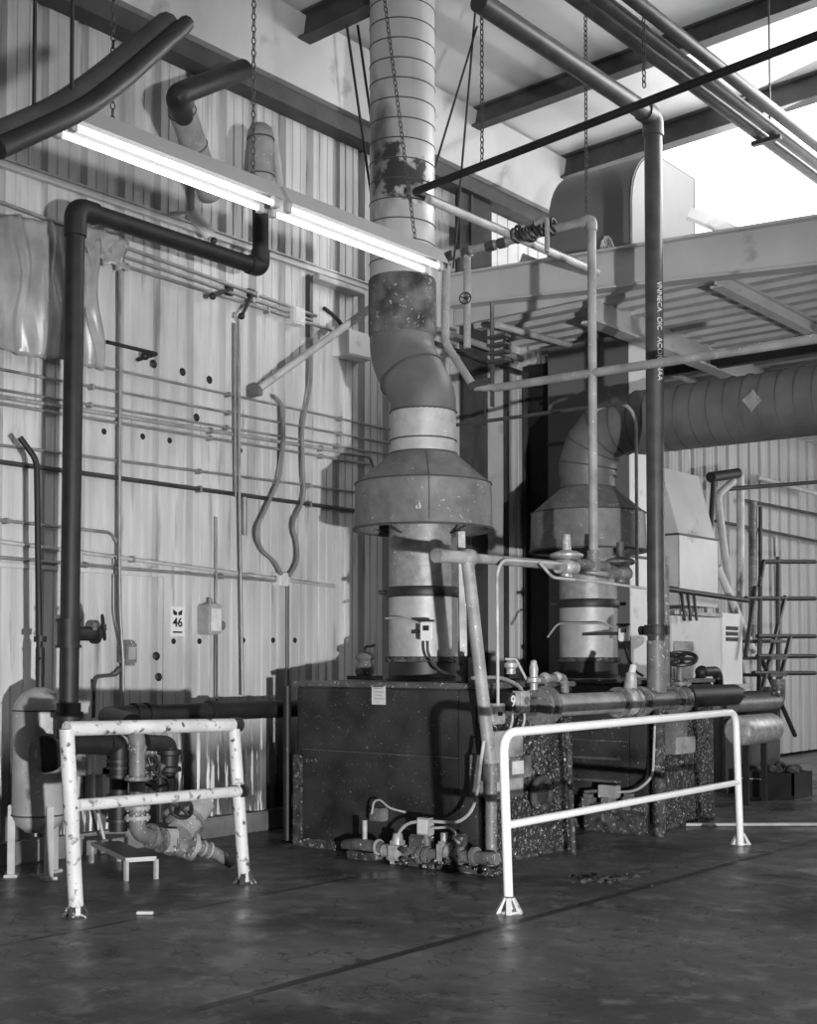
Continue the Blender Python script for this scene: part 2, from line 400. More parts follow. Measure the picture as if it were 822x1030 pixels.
# ------------------------------------------------------------------ boilers
def boiler(y0, label, clean):
    x0, x1, dpt = .93, 2.79, 1.32
    t = thing('boiler', label, 'boiler', ((x0 + x1) / 2, y0 + dpt / 2, 0))
    MB().lim(x0 + .012, x1 - .012, y0 + .012, y0 + dpt, .04, 1.30, .012).build('casing', 'casing', t)
    MB().lim(x0 - .015, x1 + .01, y0 - .02, y0 + dpt + .02, 1.30, 1.34, .008).build('top_rim', 'casing_top', t)
    MB().lim(x0 + .05, x1 - .17, y0 - .004, y0 + .02, .80, 1.285, .006).build('front_panel', 'casing', t)
    MB().lim(x0 + .10, x1 - .17, y0 - .006, y0 + .02, .10, .785, .006).build('access_panel', 'casing', t)
    MB().lim(x0 + .1, x1 - .17, y0 - .010, y0 + .01, .785, .792).build('seam_strip', 'casing_top', t)
    MB().lim(x0 - .004, x0 + .09, y0 - .015, y0 + .05, .0, .74, .006).build('corner_angle', 'rust', t)
    MB().lim(x1 - .165, x1 + .004, y0 - .012, y0 + .05, .0, 1.29, .008).build('corner_panel', 'casing', t)
    MB().lim(x0, x1, y0 - .008, y0 + dpt, 0, .07).build('base_skirt', 'rust', t)
    MB().lim(x1 - .012, x1 + .012, y0 + .08, y0 + dpt - .04, .04, 1.22, .006).build('side_panel', 'casing_side', t)
    # lumpy residue clinging to the side panel
    s = MB(); rr = random.Random(int(y0 * 10))
    for i in range(90):
        p = V((x1 + .012, y0 + .1 + rr.random() * (dpt - .2), .04 + rr.random() ** 1.5 * .85))
        s.sphere(p, rr.uniform(.012, .035), (.55, 1, 1.3), 6)
    s.build('scale_deposit', 'casing_side', t)['kind'] = 'stuff'
    if clean:
        p = at(381, 699, y=y0 - .006); pl = MB().box(p, (.14, .004, .15)).build('rating_plate', 'plate', t)
        q = MB()
        for k, w in enumerate((.09, .10, .07, .09)): q.box(p + V((0, -.003, .05 - k * .026)), (w, .002, .007))
        q.build('print', 'box', pl)
        h = MB().lim(x0 + .02, x0 + .05, y0 - .02, y0, .69, .71).lim(x0 + .1, x0 + .27, y0 - .035, y0 - .005, .685, .715, .006); h.build('latch', 'rust', t)
        MB().lim(x1 - .53, x1 - .20, y0 - .012, y0 - .002, .10, .66, .004).build('inspection_door', 'casing', t)
    else:
        for zz in (.42, .62, .9): MB().lim(x0 + .15, x1 - .25, y0 - .016, y0 - .004, zz, zz + .02, .004).build('stiffener', 'casing_top', t)
    return t
B1Y, B2Y = -5.28, -2.78
boiler(B1Y, 'black steel boiler in front, with pale rating plate and hooded flue on top', True)
boiler(B2Y, 'second black boiler farther back, behind the shiny white right railing', False)

def seam_rings(t, cx, cy, r, zs, tilt=0):
    m = MB()
    for z in zs: m.torus((cx, cy, z), (0.05, 0, 1), r, .006, 32, 6)
    return m
def flue(cx, cy, label, first):
    t = thing('boiler_flue', label, 'flue', (cx, cy, 1.34))
    z0 = 1.34
    MB().lathe((cx, cy, z0), [(.0, 0), (.31, 0), (.31, .02), (.285, .03), (.285, .20)], 40).build('outlet_collar', 'blackp', t)
    MB().lathe((cx, cy, z0), [(.295, .155), (.315, .16), (.315, .195), (.295, .2)], 40).build('clamp_band', 'rust', t)
    MB().lathe((cx, cy, z0), [(.285, .19), (.285, .715)], 40).build('lower_flue', 'galv2', t)
    c = MB().lathe((cx, cy, z0), [(.287, .685), (.305, .69), (.31, .71), (.31, .755), (.305, .765), (.287, .77)], 40)
    for a in (PAN, PAN + math.pi): c.cyl((cx + math.cos(a) * .30, cy + math.sin(a) * .30, z0 + .73), (cx + math.cos(a) * .37, cy + math.sin(a) * .37, z0 + .73), .018, seg=8)
    c.build('clamp_band', 'blackp', t)
    MB().lathe((cx, cy, z0), [(.285, .76), (.285, 1.42)], 40).build('middle_flue', 'galv', t)
    st = MB()
    for a in (0, 1.57, 3.14, 4.71): st.bar((cx + math.cos(a) * .28, cy + math.sin(a) * .28, z0 + 1.2), (cx + math.cos(a) * .50, cy + math.sin(a) * .50, z0 + 1.28), .03, .006)
    st.build('hood_bracket', 'seam', t)
    hd = MB().lathe((cx, cy, z0), [(.54, 1.25), (.582, 1.235), (.572, 1.27), (.562, 1.62), (.275, 1.87), (.27, 1.865), (.552, 1.61), (.54, 1.25)], 48)
    h = hd.build('draft_hood', 'hoodm', t)
    e = MB().torus((cx, cy, z0 + 1.62), (0, 0, 1), .565, .007, 48, 6); e.torus((cx, cy, z0 + 1.87), (0, 0, 1), .278, .008, 40, 6); e.torus((cx, cy, z0 + 1.245), (0, 0, 1), .579, .010, 48, 6)
    if first:
        for a in (PAN - .9, PAN - .9 + 1.9): e.tube([(cx + math.cos(a - .6) * .276, cy + math.sin(a - .6) * .276, z0 + 1.87), (cx + math.cos(a - .6) * .567, cy + math.sin(a - .6) * .567, z0 + 1.62), (cx + math.cos(a - .6) * .574, cy + math.sin(a - .6) * .574, z0 + 1.27)], .004, seg=6)
    e.build('rim', 'seam', h)
    return t
F1 = V((1.74, -4.60, 0)); F2 = V((1.68, -1.92, 0))
f1 = flue(F1.x, F1.y, 'galvanised boiler flue with conical hood, rising through the roof', True)
zt = 1.34 + 1.86
# upper run of the front flue: offset elbow, then the tall seamed stack
ux, uy = 1.53, -4.62
MB().lathe((F1.x, F1.y, 0), [(.272, zt), (.272, zt + .36)], 40).build('hood_outlet', 'galv2', f1)
MB().tube([(F1.x, F1.y, zt + .35), (F1.x, F1.y, zt + .50), (ux, uy, zt + .86), (ux, uy, zt + 1.08)], .272, .2, 36, caps=False).build('offset_elbow', 'duct2', f1)
e = MB()
for z, rr in ((zt + .12, .275), (zt + .36, .276)): e.torus((F1.x, F1.y, z), (0, 0, 1), rr, .007, 40, 6)
e.torus(((F1.x + ux) / 2, uy, zt + .68), V((-.21, 0, .36)), .278, .007, 40, 6)
e.build('elbow_seam', 'seam', f1)
MB().lathe((ux, uy, 0), [(.277, zt + 1.02), (.285, zt + 1.05), (.285, zt + 1.48), (.277, zt + 1.5)], 40).build('scorched_collar', 'scorch', f1)
MB().lathe((ux, uy, 0), [(.275, zt + 1.46), (.275, 7.75)], 40).build('upper_stack', 'ductpaint', f1)
zs = [zt + 1.62 + .167 * k for k in range(18)]
seam_rings(None, ux, uy, .275, [z for z in zs if z < 7.4]).build('stack_seam', 'seam', f1)
f2 = flue(F2.x, F2.y, 'second boiler flue whose hood turns into a big horizontal duct', False)
MB().lathe((F2.x, F2.y, 0), [(.272, zt - .01), (.272, zt + .14)], 40).build('hood_outlet', 'duct2', f2)
elb = [V((F2.x, F2.y, zt + .12)), V((F2.x, F2.y, zt + .24)), V((F2.x + .06, F2.y, zt + .42)), V((F2.x + .20, F2.y, zt + .56)), V((F2.x + .40, F2.y, zt + .60)), V((F2.x + .62, F2.y, zt + .60))]
MB().tube(elb, .285, 0, 36, caps=False).build('gored_elbow', 'duct2', f2)
e = MB()
for i in range(1, 5): e.torus(elb[i], elb[i + 1] - elb[i - 1], .291, .007, 36, 6)
e.build('elbow_seam', 'seam', f2)
DZ = zt + .60
MB().cyl((F2.x + .58, F2.y, DZ), (5.6, F2.y, DZ - .02), .305, seg=40).build('horizontal_duct', 'duct2', f2)
e = MB()
for k in range(26): e.torus((F2.x + .60 + k * .165, F2.y, DZ), (1, 0, .03), .306, .006, 36, 6)
e.build('duct_seam', 'seam', f2)
p = at(775, 424, y=-2.2)
MB().lathe((3.55, F2.y - .305, DZ), [(0, .012), (.085, .012), (.10, 0), (.10, -.05), (0, -.05)], 4, (0.1, -1, 0.0)).build('patch_plate', 'galv', f2)

# hangers, thermostat boxes and strap tubes on the flues
def flue_switch(px, py, F, label):
    c = at(px, py, y=F.y - .33); t = thing('limit_switch', label, 'switch box', c - V((0, 0, .08)))
    R = Matrix.Rotation(.35, 3, 'Z')
    MB().box(c, (.10, .07, .15), .35, .008).build('switch_box', 'white', t)
    n = R @ V((0, -1, 0))
    w = MB().box(c + n * .037 + V((0, 0, .025)), (.05, .006, .04), .35); w.build('dial_window', 'ink', t)
    MB().box(c + n * .034 + V((0, 0, .082)), (.12, .075, .016), .35).build('cover_lip', 'blackp', t)
    MB().bar(c, V((F.x + .1, F.y - .26, c.z)), .03, .03).build('probe', 'seam', t)
    return c
c1 = flue_switch(430, 635, F1, 'small white limit switch box on the front flue')
c2 = flue_switch(628, 637, F2, 'small white limit switch box on the rear flue')
def cable(name, pts, r, m, label, cat='cable', fil=.06, group=None, seg=8): return MB().tube(pts, r, fil, seg).build(name, m, None, label, cat, group)
cable('flex_conduit', [c1 + V((.0, 0, -.075)), c1 + V((.0, 0, -.17)), c1 + V((.10, .0, -.30)), at(458, 681, y=F1.y - .40), at(466, 683, y=F1.y - .40)], .012, 'darkpipe', 'short grey flexible conduit hanging from the front flue limit switch', 'flexible conduit')
cable('flex_conduit', [c2 + V((.0, 0, -.07)), c2 + V((.02, 0, -.20)), c2 + V((.12, 0, -.36)), c2 + V((.20, 0, -.40))], .012, 'darkpipe', 'short flexible conduit hanging from the rear flue limit switch', 'flexible conduit')
cable('strap_tube', [at(388, 622, y=F1.y - .36), at(402, 621, y=F1.y - .37), at(424, 627, y=F1.y - .34)], .009, 'galv2', 'thin metal tube running across the front flue to its switch', 'tube')
cable('strap_tube', [at(551, 641, y=F2.y - .36), at(561, 627, y=F2.y - .37), at(607, 627, y=F2.y - .37), at(624, 633, y=F2.y - .34)], .010, 'galv2', 'thin bent tube wrapped across the rear flue', 'tube')
# junction box with a short strut on the boiler top and the horn by the wall
p = at(466, 673, y=B1Y + .12)
t = thing('post_bracket', 'perforated bracket and pale box at the right end of the front boiler top', 'bracket', V((p.x, p.y, 1.34)))
MB().lim(p.x - .055, p.x + .03, p.y - .02, p.y + .05, 1.34, 1.53, .004).build('bracket_plate', 'darkpipe', t)
MB().lim(p.x + .04, p.x + .11, p.y - .0, p.y + .07, 1.34, 1.53, .006).build('pale_box', 'box', t)
h = MB()
for z in (1.40, 1.48): h.cyl((p.x - .012, p.y - .03, z), (p.x - .012, p.y - .01, z), .012, seg=10)
h.build('bolt', 'ink', t)
MB().cyl(at(466, 660, y=B1Y + .55), at(464, 535, y=B1Y + .55), .04, seg=4).build('flue_support', 'galv', None, 'grey steel strut standing just right of the front flue', 'strut')
p = at(367, 676, y=-4.3); p.z = 1.34
t = thing('relief_valve', 'small dark relief valve on the left of the front boiler top', 'valve', p)
MB().lim(p.x - .13, p.x + .13, p.y - .1, p.y + .1, 1.34, 1.375, .006).build('flange_base', 'blackp', t)
MB().lathe(p, [(.0, .03), (.07, .03), (.085, .06), (.085, .12), (.06, .16), (.085, .19), (.075, .23), (.0, .25)], 20).build('valve_body', 'greydark', t)
MB().tube([p + V((0, 0, .23)), p + V((0, 0, .29)), p + V((.13, -.02, .30))], .012, .03, 8).build('lever', 'blackp', t)

# ------------------------------------------------------------------ railings
def foot(px, py, z, r, legs):
    m = MB(); p = at(px, py, z=0); m.cyl(p, p + V((0, 0, .012)), .06, seg=12)
    for k in range(5):
        a = k * math.pi * .4 + .3; d = V((math.cos(a), math.sin(a), 0)); n = V((-d.y, d.x, 0)) * .016
        m.hexa([p + d * .085 - n, p + d * .085 + n, p + d * .06 + n, p + d * .06 - n], [p + d * .034 - n, p + d * .034 + n, p + d * .022 + n, p + d * .022 - n])
        for v in list(m.bm.verts)[-4:]: v.co.z += .09
    return m
t = thing('guard_railing', 'shiny white pipe guard railing in front of the boilers', 'railing', at(512, 918, z=0))
A = at(512, 916, z=0); B = at(745, 850, z=0)
A2 = at(506, 741, x=A.x + .0); B2 = at(740, 717, x=B.x)
MB().tube([A, V((A2.x, A2.y, 1.07)), V((B2.x, B2.y, 1.09)), B], .029, .13, 16).build('pipe_frame', 'rail', t)
MB().cyl(at(510, 830, x=A.x), at(742, 787, x=B.x), .025, seg=16).build('middle_rail', 'rail', t)
foot(512, 918, 0, .08, 4).build('foot_plate', 'railold', t); foot(745, 849, 0, .08, 4).build('foot_plate', 'railold', t)
t = thing('guard_railing', 'chipped old white railing at left, in front of the valves and tank', 'railing', at(76, 922, z=0))
A = at(77, 922, z=0); B = at(246, 888, z=0)
A2 = V((A.x - .03, A.y - .08, 1.10)); B2 = at(235, 729, x=B.x)
MB().cyl(A, at(67, 733, x=2.06), .044, .044, 18).build('post', 'railold', t); MB().cyl(B, B2, .042, .042, 18).build('post', 'railold', t)
MB().tube([at(67, 733, x=2.06), B2], .044, 0, 18).build('top_rail', 'railold', t)
MB().cyl(at(78, 810, x=2.08), at(240, 796, x=2.0), .036, seg=18).build('middle_rail', 'railold', t)
d = (B2 - A2).normalized()
MB().cyl(B2 - d * .01, B2 + d * .055, .05, seg=16).build('end_cap', 'blackp', t)
q = at(240, 796, x=2.0); MB().cyl(q + d * .035, q + d * .06, .042, seg=16).build('end_cap', 'blackp', t)
foot(76, 922, 0, .08, 4).build('foot_plate', 'railfoot', t); foot(246, 888, 0, .08, 4).build('foot_plate', 'railfoot', t)

# ------------------------------------------------------------------ fluorescent fittings on chains
def fitting(pa, pb, label):
    t = thing('fluorescent_light', label, 'light fixture', (pa + pb) / 2, 'fluorescent strip lights')
    d = (pb - pa).normalized(); up = V((0, 0, 1)); sd = d.cross(up)
    h = MB(); 
    P = [(-.085, .035), (-.105, .0), (-.03, .035), (.03, .035), (.105, .0), (.085, .035), (.045, .10), (-.045, .10)]
    a = [h.bm.verts.new(pa + sd * u + up * v) for u, v in P]; b = [h.bm.verts.new(pb + sd * u + up * v) for u, v in P]
    n = len(P)
    for i in range(n): h.bm.faces.new((a[i], a[(i + 1) % n], b[(i + 1) % n], b[i]))
    h.bm.faces.new(a); h.bm.faces.new(b[::-1])
    h.build('housing', 'lampwhite', t)
    for u in (-.055, .055):
        MB().cyl(pa + d * .05 + sd * u - up * .012, pb - d * .05 + sd * u - up * .012, .0145, seg=14).build('tube', 'tube', t)
        for q, sgn in ((pa, 1), (pb, -1)): MB().box(q + d * sgn * .028 + sd * u - up * .004, (.036, .036, .062), math.atan2(d.y, d.x), .004).build('lamp_holder', 'lampwhite', t)
LX = 3.7
l0 = at(60, 127, x=LX); l1 = at(273, 207, x=LX); l2 = at(278, 209, x=LX); l3 = at(438, 268, x=LX); zl = (l0.z + l3.z) / 2
for q in (l0, l1, l2, l3): q.z = zl
fitting(l0, l1, 'twin tube fluorescent strip light, nearer left one of the lit pair')
fitting(l2, l3, 'twin tube fluorescent strip light, right one whose end crosses the stack')
def chain(p0, p1, label, link=.038, r=.0035):
    m = MB(); p0 = V(p0); p1 = V(p1); L = (p1 - p0).length; d = (p1 - p0) / L; n = int(L / (link * .82))
    a = d.cross(V((.3, 1, 0))).normalized(); bb = d.cross(a)
    for k in range(n):
        c = p0 + d * (k + .5) * L / n; s_, o_ = (a, bb) if k % 2 else (bb, a)
        pts = [c + d * link * .5 * math.cos(t) + s_ * link * .28 * math.sin(t) for t in [2 * math.pi * j / 8 for j in range(9)]]
        m.tube(pts, r, 0, 5, caps=False)
    return m.build('hanging_chain', 'darkpipe', None, label, 'chain', 'chains holding up lights and pipes')
top = lambda p: V((p.x, p.y, roofz(p.x)))
q = l0 + (l1 - l0) * .22 + V((0, 0, .1)); chain(q, top(q), 'chain holding the near end of the left strip light')
q = l0 + (l1 - l0) * .90 + V((0, 0, .1)); chain(q, top(q), 'chain holding the far end of the left strip light')
q = l2 + (l3 - l2) * .86 + V((0, 0, .1)); chain(q, top(q) + V((-.35, -.28, 0)), 'chain in front of the stack, holding the right strip light')

# ------------------------------------------------------------------ pipes on the left
def pipe(name, pts, r, m, label, cat='pipe', fil=.1, group=None, seg=16, fit=None, fm=None):
    """pipe as a thing; fit adds short sleeves at given bends as parts"""
    t = thing(name, label, cat, V(pts[0]), group)
    MB().tube(pts, r, fil, seg).build('pipe_run', m, t)
    for (p, q) in (fit or []): MB().cyl(p, q, r * 1.14, seg=seg).build('coupling', fm or m, t)
    return t
BX = .98
P0 = at(69, 716, x=BX); P1 = at(76, 209, x=BX); P2 = at(262, 272, x=BX); P2.z = P1.z; P3 = V((P2.x, P2.y, at(262, 190, x=BX).z))
t = thing('black_drain_pipe', 'large black pipe rising at left, running across and up again', 'pipe', P0)
MB().tube([P0, P1, P2, P3], .066, .12, 20).build('pipe_run', 'black', t)
MB().tube([P1 - V((0, 0, .20)), P1, P1 + V((0, .17, 0))], .078, .13, 20).build('elbow', 'black', t)
MB().tube([P2 - V((0, .13, 0)), P2, P2 + V((0, 0, .14))], .076, .11, 20).build('elbow', 'black', t)
k = at(69, 637, x=BX)
MB().cyl(k - V((0, 0, .09)), k + V((0, 0, .09)), .078, seg=20).cyl(k + V((0, 0, .08)), k + V((0, 0, .10)), .088, seg=20).cyl(k - V((0, 0, .10)), k - V((0, 0, .08)), .088, seg=20).cyl(k, k + V((.0, .22, 0)), .05, seg=16).flange(k + V((0, .22, 0)), (0, 1, 0), .07, .03, 6).build('branch_tee', 'black', t)
MB().cyl(P0 - V((0, 0, .05)), P0, .10, seg=24).cyl(P0, P0 + V((0, 0, .06)), .082, seg=20).build('pipe_flange', 'black', t)
k2 = at(104, 631, x=BX)
t2 = thing('gate_valve', 'black handwheel valve on the side of the tall left pipe', 'valve', k2 - V((0, .08, .08)))
MB().cyl(k + V((0, .24, 0)), k2, .024, seg=12).cyl(k2 - V((0, .12, 0)), k2 - V((0, .06, 0)), .05, seg=12).build('valve_stem', 'greydark', t2)
MB().handwheel(k2, V((.55, .8, .1)), .085).build('handwheel', 'wheel', t2)
# insulated return elbow through the eave, and its slim companion
t = thing('insulated_elbow', 'pale insulated pipe turning over into the left wall near the eave', 'pipe', P3)
MB().tube([P3, V((BX, P2.y, at(262, 128, x=BX).z)), V((.02, P2.y + .84, at(262, 128, x=BX).z))], .105, .22, 24).build('insulation_jacket', 'grey', t)
e = MB()
for py in (140, 177): e.torus(V((BX, P2.y, at(262, py, x=BX).z)), (0, 0, 1), .106, .006, 28, 6)
e.build('jacket_band', 'seam', t)
MB().tube([at(275, 128, x=.6), at(282, 195, x=.6)], .035, 0, 12).build('slim_duct', None or 'greylight', None, 'slim pale pipe beside the insulated elbow', 'pipe')
# jacketed slanting pipe with dark elbow
t = thing('slanting_pipe', 'jacketed pipe slanting down behind the left strip light', 'pipe', at(182, 112, x=.9))
j0 = at(182, 108, x=.9); j1 = at(212, 196, x=.55)
MB().tube([j0, j1], .105, 0, 24).build('insulation_jacket', 'grey', t)
e = MB()
for f in (.05, .42, .75): e.torus(j0 + (j1 - j0) * f, j1 - j0, .107, .006, 28, 6)
e.build('jacket_band', 'seam', t)
MB().tube([at(245, 70, x=.9), at(176, 96, x=1.15), j0 + (j1 - j0) * .12], .082, .12, 20).build('dark_elbow', 'blackp', t)
n0 = at(193, 214, x=.25)
t = thing('wall_fitting', 'small white angled fitting on the wall under the left strip light', 'fitting', n0)
MB().tube([n0, n0 + V((.05, .16, -.16))], .055, 0, 12).build('socket', 'white', t); MB().sphere(n0 + V((.06, .19, -.20)), .03).build('dark_tip', 'blackp', t)
MB().bar(V((0, n0.y, n0.z + .05)), n0, .05, .02).build('mounting_arm', 'white', t)
# cable trough top left with hangers
t = thing('cable_trough', 'dark cable trough sweeping up across the top left corner', 'trough', at(60, 112, x=3.9))
T0 = at(-30, 152, x=4.7); T1 = at(58, 113, x=4.6); T2 = at(96, 86, x=4.5); T3 = at(168, 25, x=4.0)
for off, rr, nm, mm in ((V((0, 0, 0)), .055, 'trough_body', 'darkpipe'), (V((.06, .06, .01)), .035, 'cable_bundle', 'blackp')):
    MB().tube([T0 + off, T1 + off, T2 + off, T3 + off], rr, .25, 10).build(nm, mm, t)
for px, py in ((34, 124), (72, 107)):
    q = at(px, py, x=4.6); MB().cyl(q, V((q.x, q.y, roofz(q.x))), .008, seg=6).build('trough_hanger', 'blackp', None, 'thin rod holding the dark trough, ' + ('nearer the left edge' if px < 50 else 'beside the left strip light end'), 'hanger rod')
# thin dark pipe into the tank
pt = at(40, 690, x=.62)
MB().tube([at(20, 440, x=.5), at(37, 463, x=.56), V((pt.x, pt.y, pt.z + .02))], .022, .06, 12).build('tank_feed_pipe', 'black', None, 'thin black pipe dropping into the top of the grey tank', 'pipe')
t = thing('pressure_tank', 'upright grey pressure tank on legs at far left', 'tank', V((pt.x, pt.y, 0)))
tz = pt.z
MB().lathe((pt.x, pt.y, 0), [(0, .30), (.09, .31), (.15, .36), (.182, .43), (.182, tz - .17), (.172, tz - .12), (.125, tz - .055), (.05, tz - .015), (.0, tz)], 36).build('tank_shell', 'tank', t)
MB().torus((pt.x, pt.y, tz - .17), (0, 0, 1), .183, .006, 36, 6).torus((pt.x, pt.y, .43), (0, 0, 1), .183, .006, 36, 6).build('weld_band', 'seam', t)
for a in (-.2, 1.9, 4.0):
    q = V((pt.x + .18 * math.cos(a), pt.y + .18 * math.sin(a), 0)); MB().box(q + V((0, 0, .25)), (.05, .05, .50), a, .004).box(q + V((0, 0, .01)), (.09, .09, .02), a).build('leg', 'greylight', t)
MB().cyl((pt.x, pt.y, tz - .01), (pt.x, pt.y, tz + .07), .03, seg=10).build('inlet_fitting', 'blackp', t)
vq = V((pt.x, pt.y, tz + .07))
t = thing('needle_valve', 'small black valve on top of the grey tank', 'valve', vq)
MB().cyl(vq, vq + V((0, 0, .20)), .032, seg=12).cyl(vq + V((0, 0, .24)), vq + V((0, 0, .28)), .045, seg=12).build('valve_body', 'black', t); MB().cyl(vq + V((0, 0, .12)), vq + V((.05, -.06, .13)), .012, seg=8).build('lever', 'black', t)

# wall header pipe into the boiler
H0 = at(112, 718, x=.42); H1 = at(298, 712, x=.42)
t = thing('header_pipe', 'black header pipe along the left wall into the front boiler', 'pipe', H0)
MB().tube([at(133, 729, x=1.30), V((.42, H0.y - .05, 1.09)), V((.42, H1.y, 1.09)), V((.42, -4.45, 1.09)), V((.92, -4.45, 1.09))], .075, .12, 20).build('pipe_run', 'black', t)
for px in (138, 150, 213): q = at(px, 716, x=.42); MB().cyl(V((.42, q.y - .04, 1.09)), V((.42, q.y + .04, 1.09)), .092, seg=20).build('coupling', 'black', t)
MB().cyl(at(289, 845, x=.75) * 1, at(289, 690, x=.75), .035, seg=12).build('standpipe', 'black', None, 'thin dark standpipe beside the left side of the front boiler', 'pipe')

# ------------------------------------------------------------------ valve and strainer cluster behind the left railing
PX = 1.28
def pp(px, py, dx=0): return at(px, py, x=PX + dx)
t = thing('supply_manifold', 'rusty black pipe manifold with elbows behind the chipped railing', 'pipe manifold', V((PX, pp(135, 850).y, 0)))
MB().tube([P0 - V((0, 0, .05)), V((P0.x, P0.y, pp(60, 750).z)), V((PX, pp(118, 748).y, pp(118, 748).z))], .082, .10, 20).build('inlet_elbow', 'black', t)
q = pp(58, 757); MB().flange(q + V((.05, -.12, 0)), (.4, -1, 0), .12, .04, 8).tube([q + V((.05, -.12, 0)), V((P0.x, P0.y, q.z))], .075, 0, 18).build('blind_flange', 'black', t)
MB().tube([pp(110, 748), pp(120, 748), pp(119, 836)], .062, .05, 20).build('dark_leg', 'black', t)
MB().tube([pp(128, 732, .0), pp(138, 738, .15), pp(138, 838, .15), pp(176, 848, .0)], .056, .09, 20).build('grey_riser', 'greydark', t)
for py in (752, 783, 812, 822): MB().flange(pp(138, py, .15), (0, 0, 1), .088 if py > 760 else .066, .025, 8).build('pipe_flange', 'greydark' if py < 800 else 'grey', t)
for py in (765, 772, 780, 800, 825): MB().flange(pp(119, py), (0, 0, 1), .08, .02, 0).build('pipe_flange', 'blackp', t)
for px, py in ((152, 841), (162, 845), (172, 848)): MB().flange(pp(px, py, .1), V((0, 1, -.15)), .085, .025, 8).build('pipe_flange', 'greydark', t)
MB().tube([pp(146, 747), pp(170, 748), pp(170, 762)], .058, .07, 18).build('upper_elbow', 'black', t)
t = thing('regulator_valve', 'black regulator under the small elbow behind the chipped railing', 'valve', pp(170, 784))
MB().lathe(pp(170, 783), [(0, 0), (.04, 0), (.05, .04), (.085, .05), (.085, .08), (.06, .09), (.06, .16), (.085, .17), (.085, .20), (.05, .21), (0, .21)], 20).build('valve_body', 'black', t)
MB().cyl(pp(158, 772), pp(170, 772), .03, seg=10).build('side_port', 'greydark', t)
for (px, py, ax, r, lab) in ((152, 773, (.9, .1, .2), .085, 'upright dark handwheel valve, topmost behind the chipped railing'), (156, 792, (.75, -.55, .45), .095, 'dark handwheel valve behind the middle rail of the chipped railing'), (182, 812, (.8, -.2, .5), .085, 'dark handwheel valve on the slanted strainer')):
    c = pp(px, py, .14); t = thing('handwheel_valve', lab, 'valve', c)
    MB().handwheel(c, ax, r).build('handwheel', 'wheel', t)
    MB().cyl(c, c - V(ax).normalized() * .17, .014, seg=8).cyl(c - V(ax).normalized() * .10, c - V(ax).normalized() * .2, .035, seg=12).build('valve_stem', 'greydark', t)
s0 = pp(176, 848); 
t = thing('y_strainer', 'pale grey strainer body slanting on the pipes behind the chipped railing', 'strainer', V((s0.x, s0.y, s0.z - .12)))
MB().tube([s0, pp(196, 855, .06)], .085, 0, 18).build('strainer_body', 'greydark', t)
MB().cyl(pp(181, 838, .06), pp(201, 806, .02), .10, .115, 22).build('basket_housing', 'grey', t)
MB().flange(pp(190, 824, .04), pp(201, 806, .02) - pp(181, 838, .06), .13, .03, 8).build('cover_flange', 'greydark', t)
MB().box(pp(172, 845, .12), (.12, .06, .16), .6, .01).build('side_cover', 'grey', t)
t = thing('drain_hose', 'short ribbed outlet hose drooping towards the floor by the chipped railing', 'hose', pp(232, 868, .2))
h0, h1, h2 = pp(192, 850, .12), pp(214, 856, .16), pp(233, 868, .2)
MB().tube([h0, h1, h2], .042, .06, 16).build('hose', 'greydark', t)
m = MB()
for k in range(3): m.torus(h0 + (h1 - h0) * (.25 + .3 * k), h1 - h0, .048, .012, 20, 6)
m.flange(h0, h1 - h0, .10, .03, 8); m.build('hose_clamp', 'grey', t)
# low steel stand
t = thing('low_stand', 'low steel step stand on the floor behind the chipped railing', 'stand', at(127, 886, z=0))
c0 = at(127, 886, z=0); c1_ = at(157, 884, z=0); c2_ = c0 + (at(92, 868, z=0) - c0) * 1.0; c3_ = c1_ + (c2_ - c0)
up = V((0, 0, .135))
MB().hexa([c0 + up, c1_ + up, c3_ + up, c2_ + up], [c0 + up * 1.14, c1_ + up * 1.14, c3_ + up * 1.14, c2_ + up * 1.14]).build('stand_top', 'darkpipe', t)
MB().bar(c0 + up * 1.05, c1_ + up * 1.05, .012, .03).bar(c0 + up * 1.05, c2_ + up * 1.05, .012, .03).build('top_edge', 'greylight', t)
for q in (c0, c1_, c2_, c3_): MB().box(q + V((0, 0, .068)), (.025, .025, .136)).build('leg', 'greylight', t)
# boxes and cable on the wall behind the manifold
for i, (px, py, w, hgt, lab) in enumerate(((88, 766, .16, .20, 'pale box on the wall behind the left post of the chipped railing'), (103, 766, .15, .20, 'grey box with two dark buttons low on the wall'), (103, 790, .14, .30, 'tall dull box below the two button box'))):
    c = at(px, py, x=.14); t = thing('wall_box', lab, 'box', c - V((0, 0, hgt / 2)))
    MB().lim(0, .22, c.y - w / 2, c.y + w / 2, c.z - hgt / 2, c.z + hgt / 2, .008).build('box_body', 'box', t)
    if i == 1:
        for dz in (.05, -.02): MB().cyl((.21, c.y, c.z + dz), (.235, c.y, c.z + dz), .02, seg=12).build('button', 'ink', t)
cable('drop_cable', [at(95, 735, x=.3), at(94, 800, x=.3), at(105, 845, x=.35)], .012, 'greylight', 'pale cable hanging between the low wall boxes')

